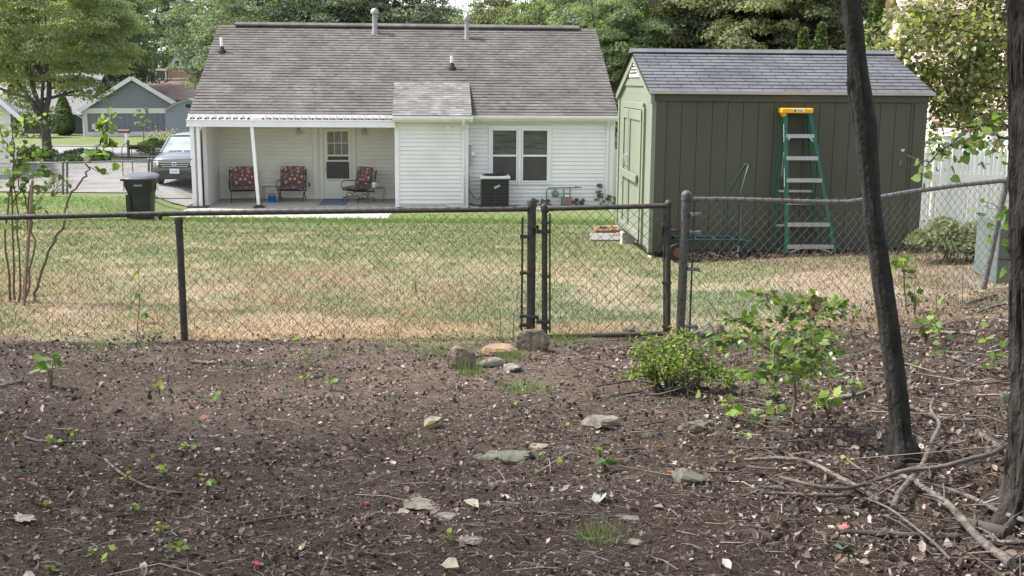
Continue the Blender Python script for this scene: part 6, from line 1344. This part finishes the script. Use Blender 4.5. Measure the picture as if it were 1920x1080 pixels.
tag(leaves('dry_leaves',np.stack([x,y,H(x,y)+.008+.02*RNG.random(len(x))*sst(0,2.5,x)],1),RNG.uniform(.016,.05,len(x)),T_CURL,M_LIT,None,bw=.8,rnd=RNG.beta(1.5,2.0,len(x))),kind='stuff',label='curled dry brown leaves piled thickest on the right bank',cat='leaf litter')
def sticks(n,l0,l1,r0,r1,name,m,wf,lab,y1=9.6,zl=.01):
    x,y=scatter(n,2.3,y1,1.5,wfun=wf); k=len(x); th=RNG.random(k)*np.pi; th=np.where(RNG.random(k)<.5,th*.35-.5,th); l=l0+(l1-l0)*RNG.random(k)**2.2
    A=np.stack([x,y,H(x,y)+zl*RNG.random(k)],1); bx=x+np.cos(th)*l;by=y+np.sin(th)*l; B=np.stack([bx,by,H(bx,by)+zl*1.6*RNG.random(k)],1)
    C=(A+B)/2+RNG.normal(size=(k,3))*l[:,None]*.08; C[:,2]=np.maximum(C[:,2],H(C[:,0],C[:,1])+.002)
    V,Fc,kk=tubes_np(A,B,r0+(r1-r0)*RNG.random(k)**2,4,C); return tag(np_mesh(name,V,Fc,m,rnd=np.repeat(RNG.beta(1.5,1.6,k),kk),smooth=True),label=lab,cat='twigs',kind='stuff')
M_TWIG=ramp_mat('twig_bark',[(.032,.023,.019),(.06,.045,.037),(.10,.08,.066),(.18,.148,.125),(.34,.29,.25)],.85,0,.3)
sticks(80000,.010,.085,.0009,.0022,'fine_twigs',M_TWIG,lambda x,y: wood(x,y)*(.45+.55*sst(.36,.58,fbm(x*1.3,y*2.0,46))),'fine dry twigs strewn over the whole woodland soil')
sticks(2500,.06,.36,.0014,.0036,'twigs',M_TWIG,lambda x,y: wood(x,y)*np.clip(.35+.8*sst(.2,2,x),0,1),'longer dry twigs lying crisscross on the soil',zl=.03)
sticks(3200,.08,.6,.0015,.006,'fallen_sticks',M_TWIG,lambda x,y: wood(x,y)*sst(.7,1.7,x-(4.3-y)*.2+(fbm(x*1.2,y*1.2,48)-.5)*2),'tangle of thicker dry sticks under the fallen branches at right',zl=.06)
# grass blades
def blades(n,y0,y1,pw,h0,h1,name,wf,lab,wd=.0035,marg=1.1,colf=None):
    x,y=scatter(n,y0,y1,pw,marg,wfun=wf); k=len(x); th=RNG.random(k)*6.28; h=(h0+(h1-h0)*RNG.random(k)**1.5); ln=RNG.normal(size=(k,2))*.55*h[:,None]
    z=H(x,y)-.004; w_=wd*(.7+.6*RNG.random(k))*(.55+y*.055); dx=np.cos(th)*w_;dy=np.sin(th)*w_
    V=np.stack([np.stack([x-dx,y-dy,z],1),np.stack([x+dx,y+dy,z],1),np.stack([x+ln[:,0]*.4+dx*.6,y+ln[:,1]*.4+dy*.6,z+h*.6],1),np.stack([x+ln[:,0],y+ln[:,1],z+h],1),np.stack([x+ln[:,0]*.4-dx*.6,y+ln[:,1]*.4-dy*.6,z+h*.6],1)],1).reshape(-1,3)
    o=(np.arange(k)*5)[:,None]; Fq=np.array([0,1,2,4])[None]+o; Ft=np.array([4,2,3])[None]+o
    c,_=ground_col(x,y) if colf is None else (colf(x,y),0); c=c*RNG.uniform(.45,1.75,k)[:,None]*np.stack([RNG.uniform(.9,1.1,k),np.ones(k),RNG.uniform(.8,1.1,k)],1)
    return tag(np_mesh(name,V,[Fq,Ft],M_BLADE,col=np.repeat(c,5,axis=0)),label=lab,cat='grass',kind='stuff')
M_BLADE,nt,b=newmat('grass_blade'); a=N(nt,'ShaderNodeAttribute',attribute_name='col'); nt.links.new(a.outputs['Color'],b.inputs['Base Color']); b.inputs['Roughness'].default_value=.7; b.inputs['Specular IOR Level'].default_value=.2
t_=N(nt,'ShaderNodeBsdfTranslucent'); nt.links.new(a.outputs['Color'],t_.inputs[0]); mx=N(nt,'ShaderNodeMixShader'); mx.inputs[0].default_value=.35; nt.links.new(b.outputs[0],mx.inputs[1]); nt.links.new(t_.outputs[0],mx.inputs[2]); nt.links.new(mx.outputs[0],nt.nodes['Material Output'].inputs[0])
def lawnw(x,y):
    hs=(x-SX)*math.cos(SA)+(y-SY)*math.sin(SA); vs_=-(x-SX)*math.sin(SA)+(y-SY)*math.cos(SA); ins=((hs>-.05)&(hs<SL+.05)&(vs_>-.05)&(vs_<SW))
    sl_=((x>-10)&(x<-3.55)&(y>32.7))|((y>35.4)&(x>-9))|((x<-10)&(y>35.8))
    return (1-wood(x,y))*(~ins)*(~sl_)
blades(240000,9.0,34,1.75,.018,.055,'lawn_grass',lawnw,'patchy dry and green lawn grass behind the fence')
blades(20000,9.1,22,1.2,.05,.11,'tall_grass',lambda x,y: lawnw(x,y)*sst(.60,.72,fbm(x*2.6,y*2.2,61)),'taller tufts standing in the patchy lawn',colf=lambda x,y: lerp(ground_col(x,y)[0],(.13,.18,.06),np.full(x.shape,.55)),wd=.003)
blades(16000,30,35.5,1.2,.05,.13,'lush_grass',lambda x,y: lawnw(x,y)*(x<8)*((y<32.7)),'brighter longer grass along the patio edge',colf=lambda x,y: np.ones((len(x),1))*np.array((.11,.24,.04)),wd=.004)
blades(5000,8.2,9.6,1.2,.03,.13,'fence_weeds',lambda x,y: sst(.55,.7,fbm(x*1.9,y*1.9,51)),'thin weedy grass along the foot of the fence',colf=lambda x,y: np.ones((len(x),1))*np.array((.15,.19,.07)),wd=.003)
# tufts
def tuft(px,py,r,h,n,lab,c=(.14,.22,.06)):
    p=og(px,py); a=RNG.random(n)*6.28; d=r*np.sqrt(RNG.random(n)); x=d*np.cos(a);y=d*np.sin(a); hh=h*RNG.uniform(.4,1,n); V=np.stack([np.stack([x-.002,y,0*x-.01],1),np.stack([x+.002,y,0*x-.01],1),np.stack([x*1.8+RNG.normal(size=n)*h*.25,y*1.8+RNG.normal(size=n)*h*.25,hh],1)],1).reshape(-1,3)
    o=np_mesh('grass_tuft',V,np.arange(3*n).reshape(-1,3),M_BLADE,col=np.repeat(np.array(c)*RNG.uniform(.7,1.4,n)[:,None],3,axis=0)); o.location=p; tag(o,lab,'grass','small grass tufts on the soil')
for a in ((1125,1012,.07,.06,160,'grass tuft near the bottom beside the bluish stone'),(885,700,.08,.14,120,'wispy grass in front of the dark squat boulder'),(985,735,.13,.09,200,'thin green grass patch below the boulders'),(830,660,.12,.08,120,'sparse grass left of the dark squat boulder'),(1050,640,.2,.10,220,'grass along the bottom rail of the gate'),(960,672,.1,.1,90,'grass between orange slab and hinge post boulder'),(775,840,.05,.04,60,'tiny grass tuft in the middle of the soil')): tuft(*a)
# gravel and weeds along the wall
k=MB();rn=random.Random(77)
for i in range(420):
    p=HP(rn.uniform(8.6,13.3),rn.uniform(-.9,.28)); k.rock((p.x,p.y,rn.uniform(-.02,.015)),(rn.uniform(.04,.13),rn.uniform(.04,.1),rn.uniform(.03,.06)),i,6,4,r=rn.random())
tag(k.build('gravel',ramp_mat('pale_gravel',[(.3,.27,.22),(.45,.42,.36),(.6,.57,.52)],.9)),'pale gravel and stones along the foot of the white wall','gravel',kind='stuff')
for i,(X_,h_,n_,lab) in enumerate(((10.95,.25,300,'low weeds at the left of the gas meter'),(12.1,.22,500,'low weeds right of the gas meter'),(12.75,.75,320,'tall weed climbing by the right downspout'),(13.15,.35,260,'weeds at the right corner of the white house'))):
    p=HP(X_,.15); t=thing('weed',lab,'weed',(p.x,p.y,0),0,'weeds along the house wall'); crown_leaves('foliage',(0,0,h_*.5),(.28 if h_<.5 else .15,.15,h_*.5),12,n_//12,.06,L_MID,t,500+i)
# leaf pile by the shed front
rg=np.random.default_rng(5); n=2600; a=rg.random(n)*3.4+.35; b_=rg.uniform(-.65,-.02,n); W=np.array([tuple(SP(u,v,0)) for u,v in zip(a,b_)]); W[:,2]=H(W[:,0],W[:,1])+.01+.05*rg.random(n)*sst(-.65,-.1,b_)
tag(leaves('shed_leaf_drift',W,rg.uniform(.03,.06,n),T_CURL,M_LIT,None,bw=.7,rng=rg,rnd=rg.beta(1.3,2.6,n)),kind='stuff',label='drift of dark dry leaves along the front of the shed',cat='leaf litter')
